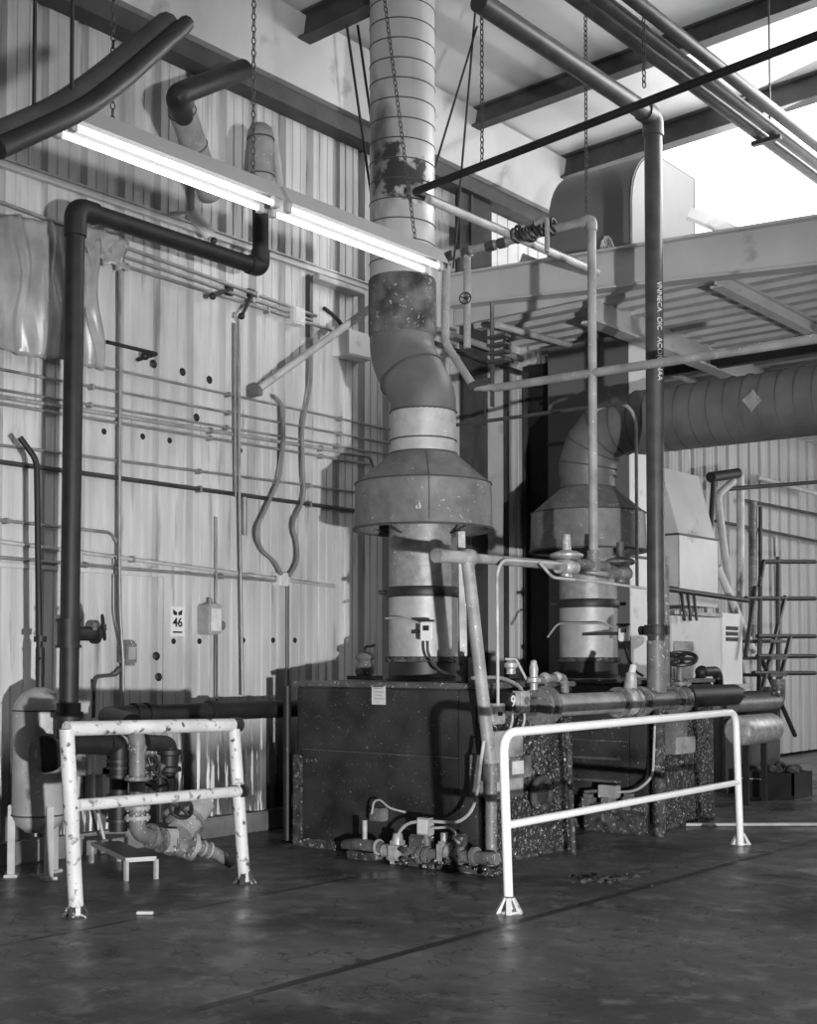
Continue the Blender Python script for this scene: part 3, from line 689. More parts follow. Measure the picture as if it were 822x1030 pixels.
# ------------------------------------------------------------------ conduits on the left wall
CG = 'conduits along the left wall'
def wallrun(y1px, x2px, y2px, r, lab, m='conduit', x=.05, bend=None):
    a = at(24, y1px, x=x); bq = at(x2px, y2px, x=x); a = a + (a - bq).normalized() * 3.0
    zm = bq.z; pts = [V((x, a.y, a.z)), bq]
    if bend: pts += [at(p[0], p[1], x=x) for p in bend]
    t = thing('wall_conduit', lab, 'conduit', V((x, bq.y, bq.z)), CG)
    MB().tube(pts, r, .05, 10).build('conduit_run', m, t)
    L = abs(a.y - bq.y); n = max(2, int(L / 1.3))
    for k in range(n):
        q = a + (bq - a) * (k + .5) / n; MB().lim(0, x + r + .004, q.y - .012, q.y + .012, q.z - r - .008, q.z + r + .008).build('conduit_clip', 'conduit', t)
wallrun(212, 318, 318, .016, 'topmost wall conduit, passing just under the black cross pipe')
wallrun(224, 314, 322, .014, 'second wall conduit from the top, in the bundle under the black cross pipe')
wallrun(236, 330, 331, .016, 'third wall conduit from the top, lowest of the upper bundle', bend=[(352, 345), (372, 350)])
wallrun(352, 392, 432, .012, 'thin conduit just above the middle group on the left wall')
wallrun(376, 392, 446, .012, 'thin conduit on top of the middle group of the left wall')
wallrun(396, 390, 457, .011, 'upper conduit of the close middle bundle on the left wall')
wallrun(403, 372, 459, .017, 'fat cable like conduit in the middle bundle on the left wall', 'grey', bend=[(376, 470)])
wallrun(410, 372, 467, .013, 'lowest conduit of the close middle bundle on the left wall')
wallrun(451, 360, 495, .012, 'pale conduit right above the dark wall pipe')
wallrun(468, 360, 514, .019, 'dark straight wall pipe crossing behind the tall black pipe', 'conduit_dark')
wallrun(526, 112, 536, .013, 'short left conduit ending in a bend down beside the tall black pipe', bend=[(120, 548), (120, 600)])
wallrun(548, 337, 590, .016, 'long pale conduit passing over the lower junction box', 'greylight')
wallrun(563, 282, 585, .013, 'lowest wall conduit, ending at the lower junction box')
VG = 'vertical conduits on the left wall'
def vrun(pts, r, m, lab, x=.10): 
    return MB().tube([at(p[0], p[1], x=x) for p in pts], r, .05, 10).build('vertical_conduit', m, None, lab, 'conduit', VG)
vrun([(121, 262), (121, 332), (120, 560), (121, 620), (124, 662), (124, 712)], .013, 'conduit', 'vertical conduit down the wall just right of the tall black pipe')
vrun([(116, 560), (116, 618), (122, 650)], .008, 'conduit_dark', 'short dark wire beside the vertical conduit near the handwheel', .08)
vrun([(240, 318), (241, 500), (244, 700)], .014, 'conduit', 'long vertical conduit in the middle of the left wall')
vrun([(236, 325), (237, 500)], .010, 'conduit', 'thin vertical conduit just left of the long middle one')
vrun([(246, 500), (246, 538)], .022, 'conduit', 'short stub conduit below the dark wall pipe')
vrun([(218, 632), (218, 716)], .012, 'darkpipe', 'dark vertical conduit below the switch box')
vrun([(218, 520), (218, 612)], .008, 'conduit', 'thin vertical conduit above the switch box')
vrun([(290, 588), (290, 700)], .008, 'darkpipe', 'thin cable dropping from the lower junction box')
vrun([(95, 690), (97, 681), (118, 679), (122, 672)], .011, 'darkpipe', 'small bent conduit above the manifold behind the chipped railing')
vrun([(94, 722), (95, 684)], .014, 'black', 'short black nipple above the manifold')
vrun([(39, 470), (39, 640)], .012, 'scorch', 'rust streaked thin pipe on the wall behind the tank feed', .04)
def junction(px, py, s, lab, x=.09):
    c = at(px, py, x=x); t = thing('junction_box', lab, 'junction box', c)
    MB().lim(0, x + .03, c.y - s / 2, c.y + s / 2, c.z - s / 2, c.z + s / 2, .012).build('box_body', 'white', t)
    MB().lim(x + .03, x + .034, c.y - s * .4, c.y + s * .4, c.z - s * .4, c.z + s * .4).build('cover', 'plate', t)
junction(300, 318, .15, 'white junction box on the upper wall conduits'); junction(285, 583, .12, 'white junction box on the lower wall conduits where two cables meet')
def pix(pts, x): return [at(p[0], p[1], x=x) for p in pts]
cable('wall_cable', pix([(275, 398), (284, 406), (286, 440), (281, 483), (268, 510), (257, 534), (262, 553), (277, 565), (283, 578)], .13), .017, 'conduit', 'left wavy cable looping down to the lower junction box', fil=.12, group='wavy wall cables')
cable('wall_cable', pix([(314, 330), (313, 385), (304, 430), (305, 475), (307, 500), (293, 528), (299, 545), (300, 565), (291, 580)], .13), .017, 'conduit', 'right wavy cable looping down to the lower junction box', fil=.12, group='wavy wall cables')
cable('loop_cable', pix([(326, 310), (342, 322), (352, 345), (372, 352)], .14), .02, 'rubber', 'black cable curling behind the stack by the diagonal brace', fil=.12)
# diagonal brace
b0 = at(262, 390, x=.16); b1 = at(374, 309, x=.75)
t = thing('diagonal_brace', 'pale diagonal pipe brace from the wall up to the stack', 'brace', b0)
MB().cyl(b0, b1, .035, seg=14).build('brace_pipe', 'greylight', t); MB().lim(0, .17, b0.y - .03, b0.y + .03, b0.z - .07, b0.z + .04, .01).build('wall_bracket', 'greydark', t)
c = at(356, 348, x=.12); MB().lim(0, .22, c.y - .19, c.y + .19, c.z - .12, c.z + .12, .01).build('panel_box', 'white', None, 'white box on the wall half hidden behind the stack', 'box')
c = at(344, 288, x=.1); t = thing('wall_shelf_bracket', 'small pale shelf bracket at the end of the wall rail', 'bracket', c)
MB().lim(0, .14, c.y - .36, c.y + .3, c.z - .02, c.z + .03, .006).build('shelf', 'greylight', t); MB().lim(0, .06, c.y - .40, c.y - .36, c.z - .55, c.z + .03).build('upright', 'conduit_dark', t)
# little bracket arms
def arm(px0, py0, px1, py1, lab, x0=.0, x1=.32):
    a = at(px0, py0, x=.04); bq = at(px1, py1, x=x1); t = thing('pipe_bracket', lab, 'bracket', a)
    MB().tube([a, bq], .016, 0, 8).build('arm', 'blackp', t); MB().lim(0, .04, a.y - .04, a.y + .04, a.z - .05, a.z + .05, .005).build('wall_plate', 'blackp', t)
    MB().sphere(bq, .03).build('tip', 'blackp', t)
arm(232, 291, 214, 298, 'dark bracket arm on the upper conduit bundle, left one'); arm(254, 296, 243, 318, 'dark bracket arm on the upper conduit bundle, right one')
t = thing('lever_bracket', 'dark lever bracket sticking out of the wall right of the plastic sheet', 'bracket', at(136, 362, x=.05))
MB().tube([at(108, 344, x=.2), at(158, 356, x=.2), at(138, 362, x=.05)], .016, .02, 8).build('lever', 'blackp', t); MB().sphere(at(146, 358, x=.14), .035).build('joint', 'blackp', t)
# plastic sheet draped over the upper conduits
m = MB(); bm = m.bm; nu, nv = 60, 26
yA = at(22, 250, x=.18).y - .35; yB = at(103, 250, x=.18).y
ztop = at(60, 238, x=.18).z
grid = []
for i in range(nu + 1):
    u = i / nu; row = []
    for j in range(nv + 1):
        v = j / nv; y = yA + (yB - yA) * u - .10 * math.sin(3 * v) * (u > .9)
        drop = .90 + .06 * math.sin(u * 4) + .10 * max(0, (u - .7) / .3)
        pin = .16 * v * math.sin(v * 2.5) * (u - .5)
        z = ztop + .16 * math.sin(min(u * 3, 1.57)) * (1 - v) * .6 - drop * v
        x = .15 + .022 * math.sin(u * 26 + v * 2) + .014 * math.sin(u * 61 - v * 4) + .06 * math.sin(v * 3.1)
        row.append(bm.verts.new((x, y + pin + .02 * math.sin(v * 9 + u * 13), z)))
    grid.append(row)
for i in range(nu):
    for j in range(nv): bm.faces.new((grid[i][j], grid[i + 1][j], grid[i + 1][j + 1], grid[i][j + 1]))
ps = m.build('plastic_sheet', 'plastic', None, 'crumpled translucent plastic sheet hanging from the upper conduits at left', 'plastic sheet')
sm = ps.modifiers.new('thickness', 'SOLIDIFY'); sm.thickness = .004
m = MB(); bm = m.bm; c0 = at(107, 248, x=.17)
grid = [[bm.verts.new((.17 + .035 * math.sin(i * 1.9 + j) , c0.y + (i / 10 - .5) * .40, c0.z + (.5 - j / 8) * .26 - .18 * (i / 10 - .5) * .3 + .02 * math.sin(i * 2.2))) for j in range(9)] for i in range(11)]
for i in range(10):
    for j in range(8): bm.faces.new((grid[i][j], grid[i + 1][j], grid[i + 1][j + 1], grid[i][j + 1]))
ps = m.build('plastic_wrap', 'plastic', None, 'small bunch of shiny plastic wrapped round the upper conduits', 'plastic wrap')
sm = ps.modifiers.new('thickness', 'SOLIDIFY'); sm.thickness = .004
# sign and switch box
c = at(178.5, 625, x=.004)
t = thing('number_sign', 'small white sign with black figures on the left wall', 'sign', c - V((0, 0, .1)))
MB().lim(.001, .006, c.y - .075, c.y + .075, c.z - .125, c.z + .125).build('sign_plate', 'white', t)
s = MB().text('46', .105, (.0075, c.y, c.z - .012), (0, 1, 0), (0, 0, 1))
for sg in (-1, 1): s.prism([(c.y + sg * .005, c.z + .075), (c.y + sg * .052, c.z + .10), (c.y + sg * .045, c.z + .055), (c.y + sg * .01, c.z + .050)], 0, .006, .0085)
s.lim(.006, .0085, c.y - .05, c.y + .05, c.z - .098, c.z - .084); s.build('sign_print', 'ink', t)
c = at(211, 623, x=.08)
t = thing('disconnect_switch', 'grey disconnect switch box with a lever on the left wall', 'switch box', c - V((0, 0, .13)))
MB().lim(.0, .16, c.y - .075, c.y + .075, c.z - .13, c.z + .13, .012).build('box_body', 'box', t); MB().lim(.16, .165, c.y - .055, c.y + .055, c.z - .10, c.z + .09).build('cover', 'plate', t)
MB().cyl((.10, c.y + .075, c.z - .05), (.10, c.y + .13, c.z - .05), .04, seg=14).build('lever', 'greydark', t); MB().cyl((.08, c.y, c.z + .12), (.08, c.y, c.z + .18), .022, seg=10).build('conduit_hub', 'greydark', t)
c = at(128, 657, x=.06)
t = thing('wall_outlet_box', 'grey round cornered outlet box beside the vertical conduit by the handwheel', 'outlet box', c)
MB().lim(0, .10, c.y - .06, c.y + .08, c.z - .10, c.z + .10, .02).build('box_body', 'greydark', t); MB().lim(.1, .105, c.y - .02, c.y + .05, c.z - .05, c.z + .05).build('cover', 'box', t)
# screw heads and holes in the siding
for px, py in ((158, 660), (160, 681), (155, 366), (184, 374), (211, 382), (198, 420), (175, 645), (201, 645), (245, 644), (275, 644), (105, 434), (171, 443), (144, 439), (242, 453), (297, 644)):
    c = at(px, py, x=.005); big = py in (660, 681, 366, 374, 382, 420)
    MB().lathe((0.001, c.y, c.z), [(0, .012), (.018, .010), (.026, 0)] if not big else [(0, .012), (.02, .014), (.03, .006), (.036, 0)], 10, (1, 0, 0)).build('wall_screw', 'ink', None, 'dark plugged hole in the left wall siding' if big else 'small dark screw head in the left wall siding', 'screw', 'plugged holes in the left wall' if big else 'screws in the left wall')

# ------------------------------------------------------------------ leaning grey pipe, gas line and its valves
GX = 2.86
g0 = at(443, 559, x=GX - .05); g1 = at(470, 561, x=GX); g2 = at(566, 569, x=GX)
t = thing('gas_line', 'grey gas pipe running level between the two flues', 'pipe', g0)
MB().tube([g0, V((g1.x, g1.y, g1.z))], .047, 0, 16).cyl(g0 - V((0, .05, 0)), g0 + V((0, .02, 0)), .052, seg=16).build('capped_end', 'grey', t)
MB().cyl(g1, g2, .036, seg=16).build('pipe_run', 'grey', t)
MB().sphere(g1 + V((0, .02, 0)), .068, (1, 1.2, 1)).build('tee', 'grey', t)
l1_ = at(494, 775, x=2.98); l2_ = at(498, 888, x=3.0); l2_.z = .01; l2_.x, l2_.y = l1_.x, l1_.y
t = thing('leaning_pipe', 'grey pipe leaning down from the gas line to the floor', 'pipe', l2_)
MB().tube([g1, l1_], .047, 0, 16).build('upper_pipe', 'grey', t)
MB().tube([l1_, l2_], .042, 0, 14).build('lower_pipe', 'greydark', t); MB().cyl(l1_ - V((0, 0, .08)), l1_ + V((0, 0, .05)), .06, seg=14).build('coupling', 'greydark', t)
MB().tube([at(568, 567, x=GX + .09), at(506, 563, x=GX + .09), at(500, 575, x=GX + .09), at(501, 700, x=GX + .09), at(501, 712, x=GX + .09)], .012, .08, 10).build('sensing_tube', 'greylight', None, 'thin pale tube from the gas line down to the relays', 'tube')
MB().tube([at(543, 566, x=GX + .12), at(556, 581, x=GX + .12), at(600, 585, x=GX + .12), at(650, 592, x=GX + .12)], .012, .05, 10).build('sensing_tube', 'greylight', None, 'thin pale tube stepping down in front of the rear flue', 'tube')
def regulator(px, py, m, lab, s=1.0):
    c = at(px, py, x=GX); t = thing('gas_regulator', lab, 'regulator', c - V((0, 0, .09)))
    MB().sphere(c - V((0, 0, .02)), .085 * s, (1, 1, .8)).cyl(c - V((0, .12, .02)), c + V((0, .12, -.02)), .055 * s, seg=14).cyl(c - V((0, 0, .1)), c, .045 * s, seg=12).build('valve_body', m, t)
    MB().lathe(c, [(0, .04), (.11, .05), (.135, .065), (.135, .08), (.10, .10), (.05, .115), (0, .115)], 24).build('diaphragm_housing', m, t)
    MB().cyl(c + V((0, 0, .11)), c + V((0, 0, .24)), .038 * s, .03 * s, seg=14).build('spring_cap', m, t)
regulator(570, 568, 'brass', 'pale gas regulator on the gas line, left of the thin riser')
regulator(624, 574, 'greydark', 'darker gas regulator right of the thin riser')
v0 = at(597, 566, x=GX); v1 = at(596, 224, x=GX); vy = v0.y; v1 = V((v0.x, vy, v1.z + .02))
h0 = at(449, 262, y=vy); h0.z = v1.z
t = thing('thin_riser', 'thin grey riser in front of the rear flue, turning left over the beam', 'pipe', v0)
MB().tube([v0, v1, h0, at(448, 345, y=vy), at(476, 388, y=vy)], .037, .07, 14).build('pipe_run', 'grey', t)
MB().tube([v1 - V((0, 0, .09)), v1, v1 - V((.1, 0, 0))], .048, .06, 14).build('elbow', 'grey', t); MB().tube([h0 - V((0, 0, .08)), h0, h0 + V((.09, 0, 0))], .046, .06, 14).build('elbow', 'darkpipe', t)
for px in (470, 494, 506): q = at(px, 254, y=vy); MB().cyl(V((q.x - .04, vy, v1.z - .005)), V((q.x + .04, vy, v1.z - .005)), .047, seg=12).build('coupling', 'darkpipe', t)
MB().cyl(v0 - V((0, 0, .07)), v0 + V((0, 0, .1)), .055, seg=14).tube([v0 - V((0, .28, .02)), v0 + V((0, .2, -.02))], .042, 0, 14).build('bottom_tee', 'greydark', t)
q0 = at(470, 256, y=vy); MB().tube([V((q0.x, vy, v1.z)), at(470, 350, y=vy)], .033, 0, 12).build('drop_pipe', 'grey', None, 'grey drop pipe just right of the bent end of the thin riser', 'pipe')
MB().handwheel(at(468, 300, y=vy - .12), (.5, -1, 0), .05).cyl(at(468, 300, y=vy - .12), at(470, 300, y=vy), .015, seg=8).build('drop_valve', 'wheel', None, 'tiny dark valve wheel on the drop pipe at the white beam', 'valve')
# wrapped cable lump and short stub on the level run
m = MB(); rr = random.Random(5)
for k in range(14): a = V((at(520 + k * 3, 240, y=vy).x, vy - .02, v1.z + .02 + .02 * math.sin(k))); m.torus(a, (1, .3 * math.sin(k), .2), .055 + .012 * rr.random(), .012, 12, 5)
m.build('wrapped_cable', 'rubber', None, 'black cable wound round the level run of the thin riser', 'cable')
q = at(557, 225, y=vy); MB().tube([V((q.x - .12, vy - .1, v1.z + .05)), V((q.x, vy - .1, v1.z + .07)), V((q.x, vy - .1, v1.z - .22))], .022, .05, 10).build('stub_pipe', 'grey', None, 'short bent stub pipe hanging beside the wrapped cable', 'pipe')
# level pipe under the beam to the right
a0 = at(474, 389, y=vy); a1 = at(500, 390, y=vy); a2 = at(840, 338, y=vy)
t = thing('level_pipe', 'grey pipe running right under the white beam, crossing behind the tall riser', 'pipe', a1)
MB().tube([a0, a1, a2], .036, 0, 14).build('pipe_run', 'grey', t); MB().cyl(a0, a0 + V((.2, 0, .01)), .045, seg=12).build('union', 'darkpipe', t)
t = thing('spring_hanger', 'small ribbed hanger at the left end of the level pipe', 'hanger', a1 - V((0, 0, .15)))
m = MB().bar(a1 + V((-.05, 0, -.16)), a1 + V((-.05, 0, .75)), .05, .012)
m.build('hanger_strap', 'darkpipe', t)
for k in range(4): MB().lim(a1.x - .08, a1.x + .12, vy - .05, vy + .05, a1.z + .22 + k * .07, a1.z + .245 + k * .07, .004).build('spacer', 'darkpipe', t)
b0_ = at(455, 428, y=-2.7); b1_ = at(630, 405, y=-2.7)
t = thing('thin_cross_pipe', 'thin dark pipe below the level pipe, ending over the rear flue', 'pipe', b0_); MB().tube([b0_, b1_], .018, 0, 10).build('pipe_run', 'darkpipe', t)
c_ = at(488, 428, y=-2.7); MB().cyl(c_, c_ + V((0, 0, .42)), .010, seg=6).build('drop_rod', 'blackp', t)
MB().tube([at(596, 415, y=-2.6), at(612, 406, y=-2.6), at(630, 406, y=-2.6), at(640, 420, y=-2.6), at(641, 590, y=-2.6)], .016, .12, 10).build('loop_tube', 'grey', None, 'thin grey tube arching over the rear hood and down its right side', 'tube')
# pale pipes in the low bay
MB().tube([at(500, 327, x=.8), at(650, 368, x=.8), at(705, 386, x=.8)], .034, 0, 12).build('bay_pipe', 'greylight', None, 'pale pipe sloping away under the low bay roof', 'pipe')
MB().tube([at(437, 331, x=.5), at(525, 361, x=.5)], .035, 0, 12).build('bay_pipe', 'grey', None, 'grey pipe running from behind the stack under the white beam', 'pipe')
MB().tube([at(437, 345, x=.35), at(530, 377, x=.35)], .025, 0, 12).build('bay_pipe', 'darkpipe', None, 'dark pipe just under the grey one behind the stack', 'pipe')

# ------------------------------------------------------------------ overhead pipes on the right
o0 = at(417, 193, x=2.0); 
o1 = at(760, 60, y=o0.y); o1 = o1 + (o1 - o0) * .25
MB().tube([o1, o0, V((2.0, -2.5, o0.z + .02))], .03, .03, 12).build('sprinkler_pipe', 'black', None, 'thin black overhead pipe crossing from the stack to the upper right, with a level branch', 'pipe')
MB().tube([V((2.06, o0.y + .1, o0.z - .045)), V((2.06, -2.35, o0.z - .03))], .034, 0, 12).build('branch_pipe', 'greylight', None, 'pale pipe going back from the elbow in front of the stack', 'pipe')
for (px, py, lab, r) in ((485, 165, 'chain holding the black overhead pipe, nearer the stack', 0), (590, 130, 'chain hanging in front of the curved hood', 0), (648, 88, 'chain holding the black overhead pipe by the big elbow', 0)):
    if px == 590: q = at(590, 212, y=vy); q.z = v1.z + .04; chain(q, top(q), lab, .05, .005)
    else: q = at(px, py, y=o0.y); chain(q, top(q), lab, .05, .005)
RY = -2.9
r0 = at(661, 694, y=RY); r1 = at(657, 118, y=RY); r2 = at(548, 57, x=r1.x); r2.z = r1.z
t = thing('tall_riser', 'tall dark grey stencilled pipe before the rear boiler, with big elbow near the roof', 'pipe', r0)
MB().tube([V((r1.x, RY, r0.z)), r1, r2 + (r2 - r1) * .5], .078, .13, 22).build('pipe_run', 'darkpipe', t)
MB().tube([r1 - V((0, 0, .17)), r1, r1 + (r2 - r1).normalized() * .17], .092, .13, 22).build('elbow', 'darkpipe', t)
k = at(659, 634, y=RY); MB().flange((r1.x, RY, k.z), (0, 0, 1), .115, .07, 8).cyl((r1.x - .16, RY, k.z), (r1.x + .1, RY, k.z), .04, seg=12).build('union', 'blackp', t)
MB().cyl((r1.x, RY, r0.z - .02), (r1.x, RY, k.z - .09), .085, seg=22).build('lower_sleeve', 'greydark', t)
tx = V((.635 * .0, 0, 0))
sd = V((math.cos(PAN), math.sin(PAN), 0)); fr = V((math.sin(PAN), -math.cos(PAN), 0))
s = MB()
for body, py in (('VNNECA', 300), ('OIC', 327), ('AC', 346), ('ORGNAA', 368)):
    c = at(661.5, py, y=RY); c = V((r1.x, RY, c.z)) + sd * .030 + fr * .0733
    nrm = (sd * .030 + fr * .0733).normalized()
    s.text(body, .066, c, (0, 0, -1), nrm.cross(V((0, 0, -1))), .001)
s.build('stencil', 'stencil', t)
MB().tube([at(668, 572, y=RY + .1), at(669, 690, y=RY + .1)], .045, 0, 14).sphere(at(668, 572, y=RY + .1), .046).build('side_pipe', 'greydark', None, 'short speckled pipe with a round cap right beside the tall riser', 'pipe')
for i, (xx, zz, lab) in enumerate(((3.80, 6.0, 'left of the three dark parallel pipes at upper right'), (3.93, 6.0, 'middle of the three dark parallel pipes at upper right'), (4.06, 6.04, 'right of the three dark parallel pipes at upper right'))):
    MB().tube([(xx, -7.5, zz), (xx, -.02, zz)], .05, 0, 14).build('overhead_pipe', 'darkpipe', None, lab, 'pipe', 'parallel overhead pipes')
MB().lim(3.74, 4.0, -2.61, -2.56, 5.91, 5.945).cyl((3.9, -2.58, 5.92), (3.9, -2.58, 7.4), .008, seg=6).build('pipe_trapeze', 'darkpipe', None, 'bar hanger carrying the three parallel pipes', 'hanger')
cable('hanging_wire', [(4.3, -2.2, 7.45), (4.33, -2.1, 7.1), (4.45, -1.8, 6.7), (4.75, -1.6, 6.5)], .012, 'rubber', 'black wire sagging under the roof at the upper right corner', fil=.2)
for px, x_ in ((356, 1.0), (367, .9)):
    a = at(px, 75, x=x_); bq = at(px + 18, 200, x=x_ + .15); MB().tube([a + (a - bq) * .4, bq], .012, 0, 8).build('guy_wire', 'rubber', None, 'dark cable coming down left of the stack, ' + ('the thicker left one' if px == 356 else 'the right one'), 'cable')
for pa, pb, lab in (((470, 60), (437, 170), 'dark wire slanting down right of the stack'), ((474, 60), (456, 270), 'long dark wire hanging just right of the stack')):
    a = at(pa[0], pa[1], y=-4.0); bq = at(pb[0], pb[1], y=-4.0); MB().tube([a + (a - bq) * .3, bq], .010, 0, 8).build('hanging_wire', 'rubber', None, lab, 'cable')

# ------------------------------------------------------------------ curved hood unit on the low bay roof
yh = -1.62
hx0 = at(552, 215, y=yh).x; hx1 = at(634, 200, y=yh).x
zt_, zb_ = at(645, 166, y=-.95).z, 5.35
t = thing('curved_hood', 'large sheet metal vent with a rounded top standing on the low roof', 'vent', ((hx0 + hx1) / 2, yh + .5, zb_))
prof2 = [(yh, zb_), (yh, zt_ - .62)] + [(yh + .62 + .62 * math.cos(math.pi - k * math.pi / 16), zt_ - .62 + .62 * math.sin(math.pi - k * math.pi / 16)) for k in range(1, 9)] + [(yh + 1.38, zt_), (yh + 1.38, zb_)]
MB().prism(prof2, 0, hx0, hx1).build('vent_shell', 'plenum', t)
MB().prism([(p[0] * .97 + yh * .03 + .02, p[1] - .01) for p in prof2], 0, hx1, hx1 + .012).build('end_panel', 'vent_end', t)
e = MB(); e.tube([(hx1, p[0], p[1]) for p in prof2], .012, 0, 6); e.build('edge_bead', 'seam', t)
q = at(690, 210, y=-.12); MB().lim(q.x - .06, q.x + .06, -.18, -.04, 5.32, 6.45).build('gable_post', 'grey', None, 'short grey post standing against the bright gable', 'post')
q = at(702, 228, y=-1.2); MB().bar(q + V((-.05, -.1, .12)), q + V((.35, .2, -.1)), .10, .10).build('loose_channel', 'white', None, 'white steel channel end lying on the low roof by the gable', 'channel')
q = at(538, 268, y=-1.3); MB().bar(q + V((-.12, -.10, .08)), q + V((.22, .2, -.10)), .10, .11).build('loose_channel', 'white', None, 'white steel channel lying on the beam left of the curved vent', 'channel')
m = MB()
c = at(610, 247, y=-1.75)
for k in range(8): a = k * .8; m.tube([c + V((.1 * math.cos(a), .05, -.1)), c + V((.05 * math.cos(a + 1), 0, .08 + .03 * math.sin(a * 2))), c + V((.12 * math.cos(a + 2), .03, -.1))], .008, .03, 5)
m.build('wire_tangle', 'greylight', None, 'tangle of pale wire lying on the white beam by the curved vent', 'wire')

# ------------------------------------------------------------------ low bay: plenum, transition duct, cabinet
t = thing('plenum_duct', 'tall grey sheet metal plenum behind the rear flue', 'duct', (1.0, -.5, 0))
pxl = at(551, 400, y=-.85).x; pxr = at(632, 400, y=-.85).x
MB().lim(pxl, pxr, -.85, -.25, .05, 5.0, .006).build('duct_shell', 'plenum', t)
MB().lim(pxr, pxr + .012, -.84, -.26, .05, 5.0).build('side_sheet', 'white', t)
e = MB()
for z in (2.6, 3.9): e.lim(pxl - .01, pxr + .018, -.865, -.24, z, z + .03)
e.build('seam_flange', 'seam', t)
t = thing('shade_panel', 'added black panel standing for the shade between the wall column and the plenum', 'panel', (.3, -.6, 0))  # added dark sheet that stands in for the shade in this gap
MB().lim(.02, pxl - .02, -.62, -.5, .0, 4.9, .005).build('shade_board', 'blackp', t)
MB().lim(.05, .09, -.66, -.62, .1, 4.8).build('shade_edge', 'seam', t)
CX = 1.5
t = thing('transition_duct', 'white transition duct with a slanted top above the white cabinet', 'duct', (CX - .4, .8, 2.14))
ya, yb = at(683, 540, x=CX).y, at(722, 540, x=CX).y; za = at(683, 537, x=CX).z
st = at(665, 470, y=ya)
MB().prism([(CX, 2.14), (CX, za), (CX - .8, za), (CX - .8, 2.14)], 1, ya, yb).build('lower_box', 'cabinet', t)
MB().prism([(CX, za), (st.x, st.z), (st.x - .5, st.z), (CX - .8, za)], 1, ya, yb - .05).build('slanted_section', 'cabinet', t)
MB().lim(CX - .82, CX + .012, ya - .012, yb + .012, za - .012, za + .012).build('joint_flange', 'seam', t)
MB().lim(CX - .006, CX + .004, ya - .004, ya + .01, 2.14, za).build('corner_seam', 'galv', t)
t = thing('equipment_cabinet', 'white equipment cabinet with three louvre slots behind the rear boiler', 'cabinet', (CX - .4, 1.0, 0))
y0c, y1c, ztc = at(676, 690, x=CX).y, at(746, 690, x=CX).y, 2.08
ym = at(725, 640, x=CX).y
MB().lim(CX - .8, CX, y0c, ym, .05, ztc - .06, .01).build('left_panel', 'cabinet', t)
MB().lim(CX - .8, CX + .02, ym, y1c, .05, ztc, .01).build('right_panel', 'white', t)
for k in range(3):
    z = at(735, 632 + k * 5.5, x=CX).z; MB().lim(CX + .018, CX + .03, ym + .10, y1c - .14, z - .022, z + .022).build('louvre', 'ink', t)
MB().lim(CX - .0, CX + .012, y0c + .04, y0c + .5, .9, ztc - .35, .004).build('service_door', 'grey', t)
MB().lim(CX - .02, CX + .06, y0c, y1c + .2, 1.18, 1.23).build('ledge', 'greylight', t)
MB().lim(CX - .78, CX + .03, y0c + .02, ym, ztc - .05, ztc - .01).build('top_trim', 'conduit', t)
for k in range(3): 
    c = at(682 + k * 6, 605, x=CX); cable('cabinet_cable', [c + V((0, -.1, .12)), c + V((.05, .0, .1)), c + V((.06, .05, -.22))], .016, 'rubber', 'black cable entering the top of the white cabinet, ' + ('leftmost', 'middle', 'rightmost')[k] + ' of three', fil=.05, group='cables into the white cabinet')
MB().tube([at(668, 592, x=CX + .15), at(752, 604, x=CX + .15)], .03, 0, 10).build('bay_rail', 'blackp', None, 'dark rail in front of the white transition duct', 'rail')
# pipes beside the cabinet
def bpipe(pts, r, m, lab, x=1.2, cat='pipe', fil=.1): return MB().tube([at(p[0], p[1], x=x) for p in pts], r, fil, 10).build('bay_pipe', m, None, lab, cat)
bpipe([(738, 484), (722, 498), (727, 540), (748, 690)], .05, 'greylight', 'pale bent pipe dropping beside the white cabinet', .9)
bpipe([(745, 478), (745, 700)], .055, 'greylight', 'pale upright post pipe in the low bay', .85)
bpipe([(722, 570), (758, 655)], .05, 'white', 'white slanted tube leaning by the white cabinet', 1.0)
bpipe([(715, 480), (742, 476)], .07, 'blackp', 'black short duct stub beside the transition duct top', .9)
bpipe([(718, 482), (715, 535)], .035, 'blackp', 'black flexible line beside the transition duct', .9)
bpipe([(730, 492), (860, 482)], .03, 'blackp', 'thin black pipe level across the pale siding', .9)
bpipe([(748, 503), (860, 525)], .025, 'darkpipe', 'upper of two dark lines along the pale siding', .15)
bpipe([(720, 524), (860, 552)], .025, 'darkpipe', 'lower of two dark lines along the pale siding', .15)
bpipe([(765, 510), (765, 650)], .03, 'blackp', 'black upright pipe on the pale siding', .3)
bpipe([(758, 505), (757, 650)], .06, 'greydark', 'grey upright duct strip beside the black upright pipe', .2)
bpipe([(780, 540), (782, 640)], .03, 'conduit', 'thin grey conduit down the pale siding', .1)
bpipe([(762, 480), (820, 496)], .035, 'greylight', 'pale pipe sloping away high on the pale siding', .3)
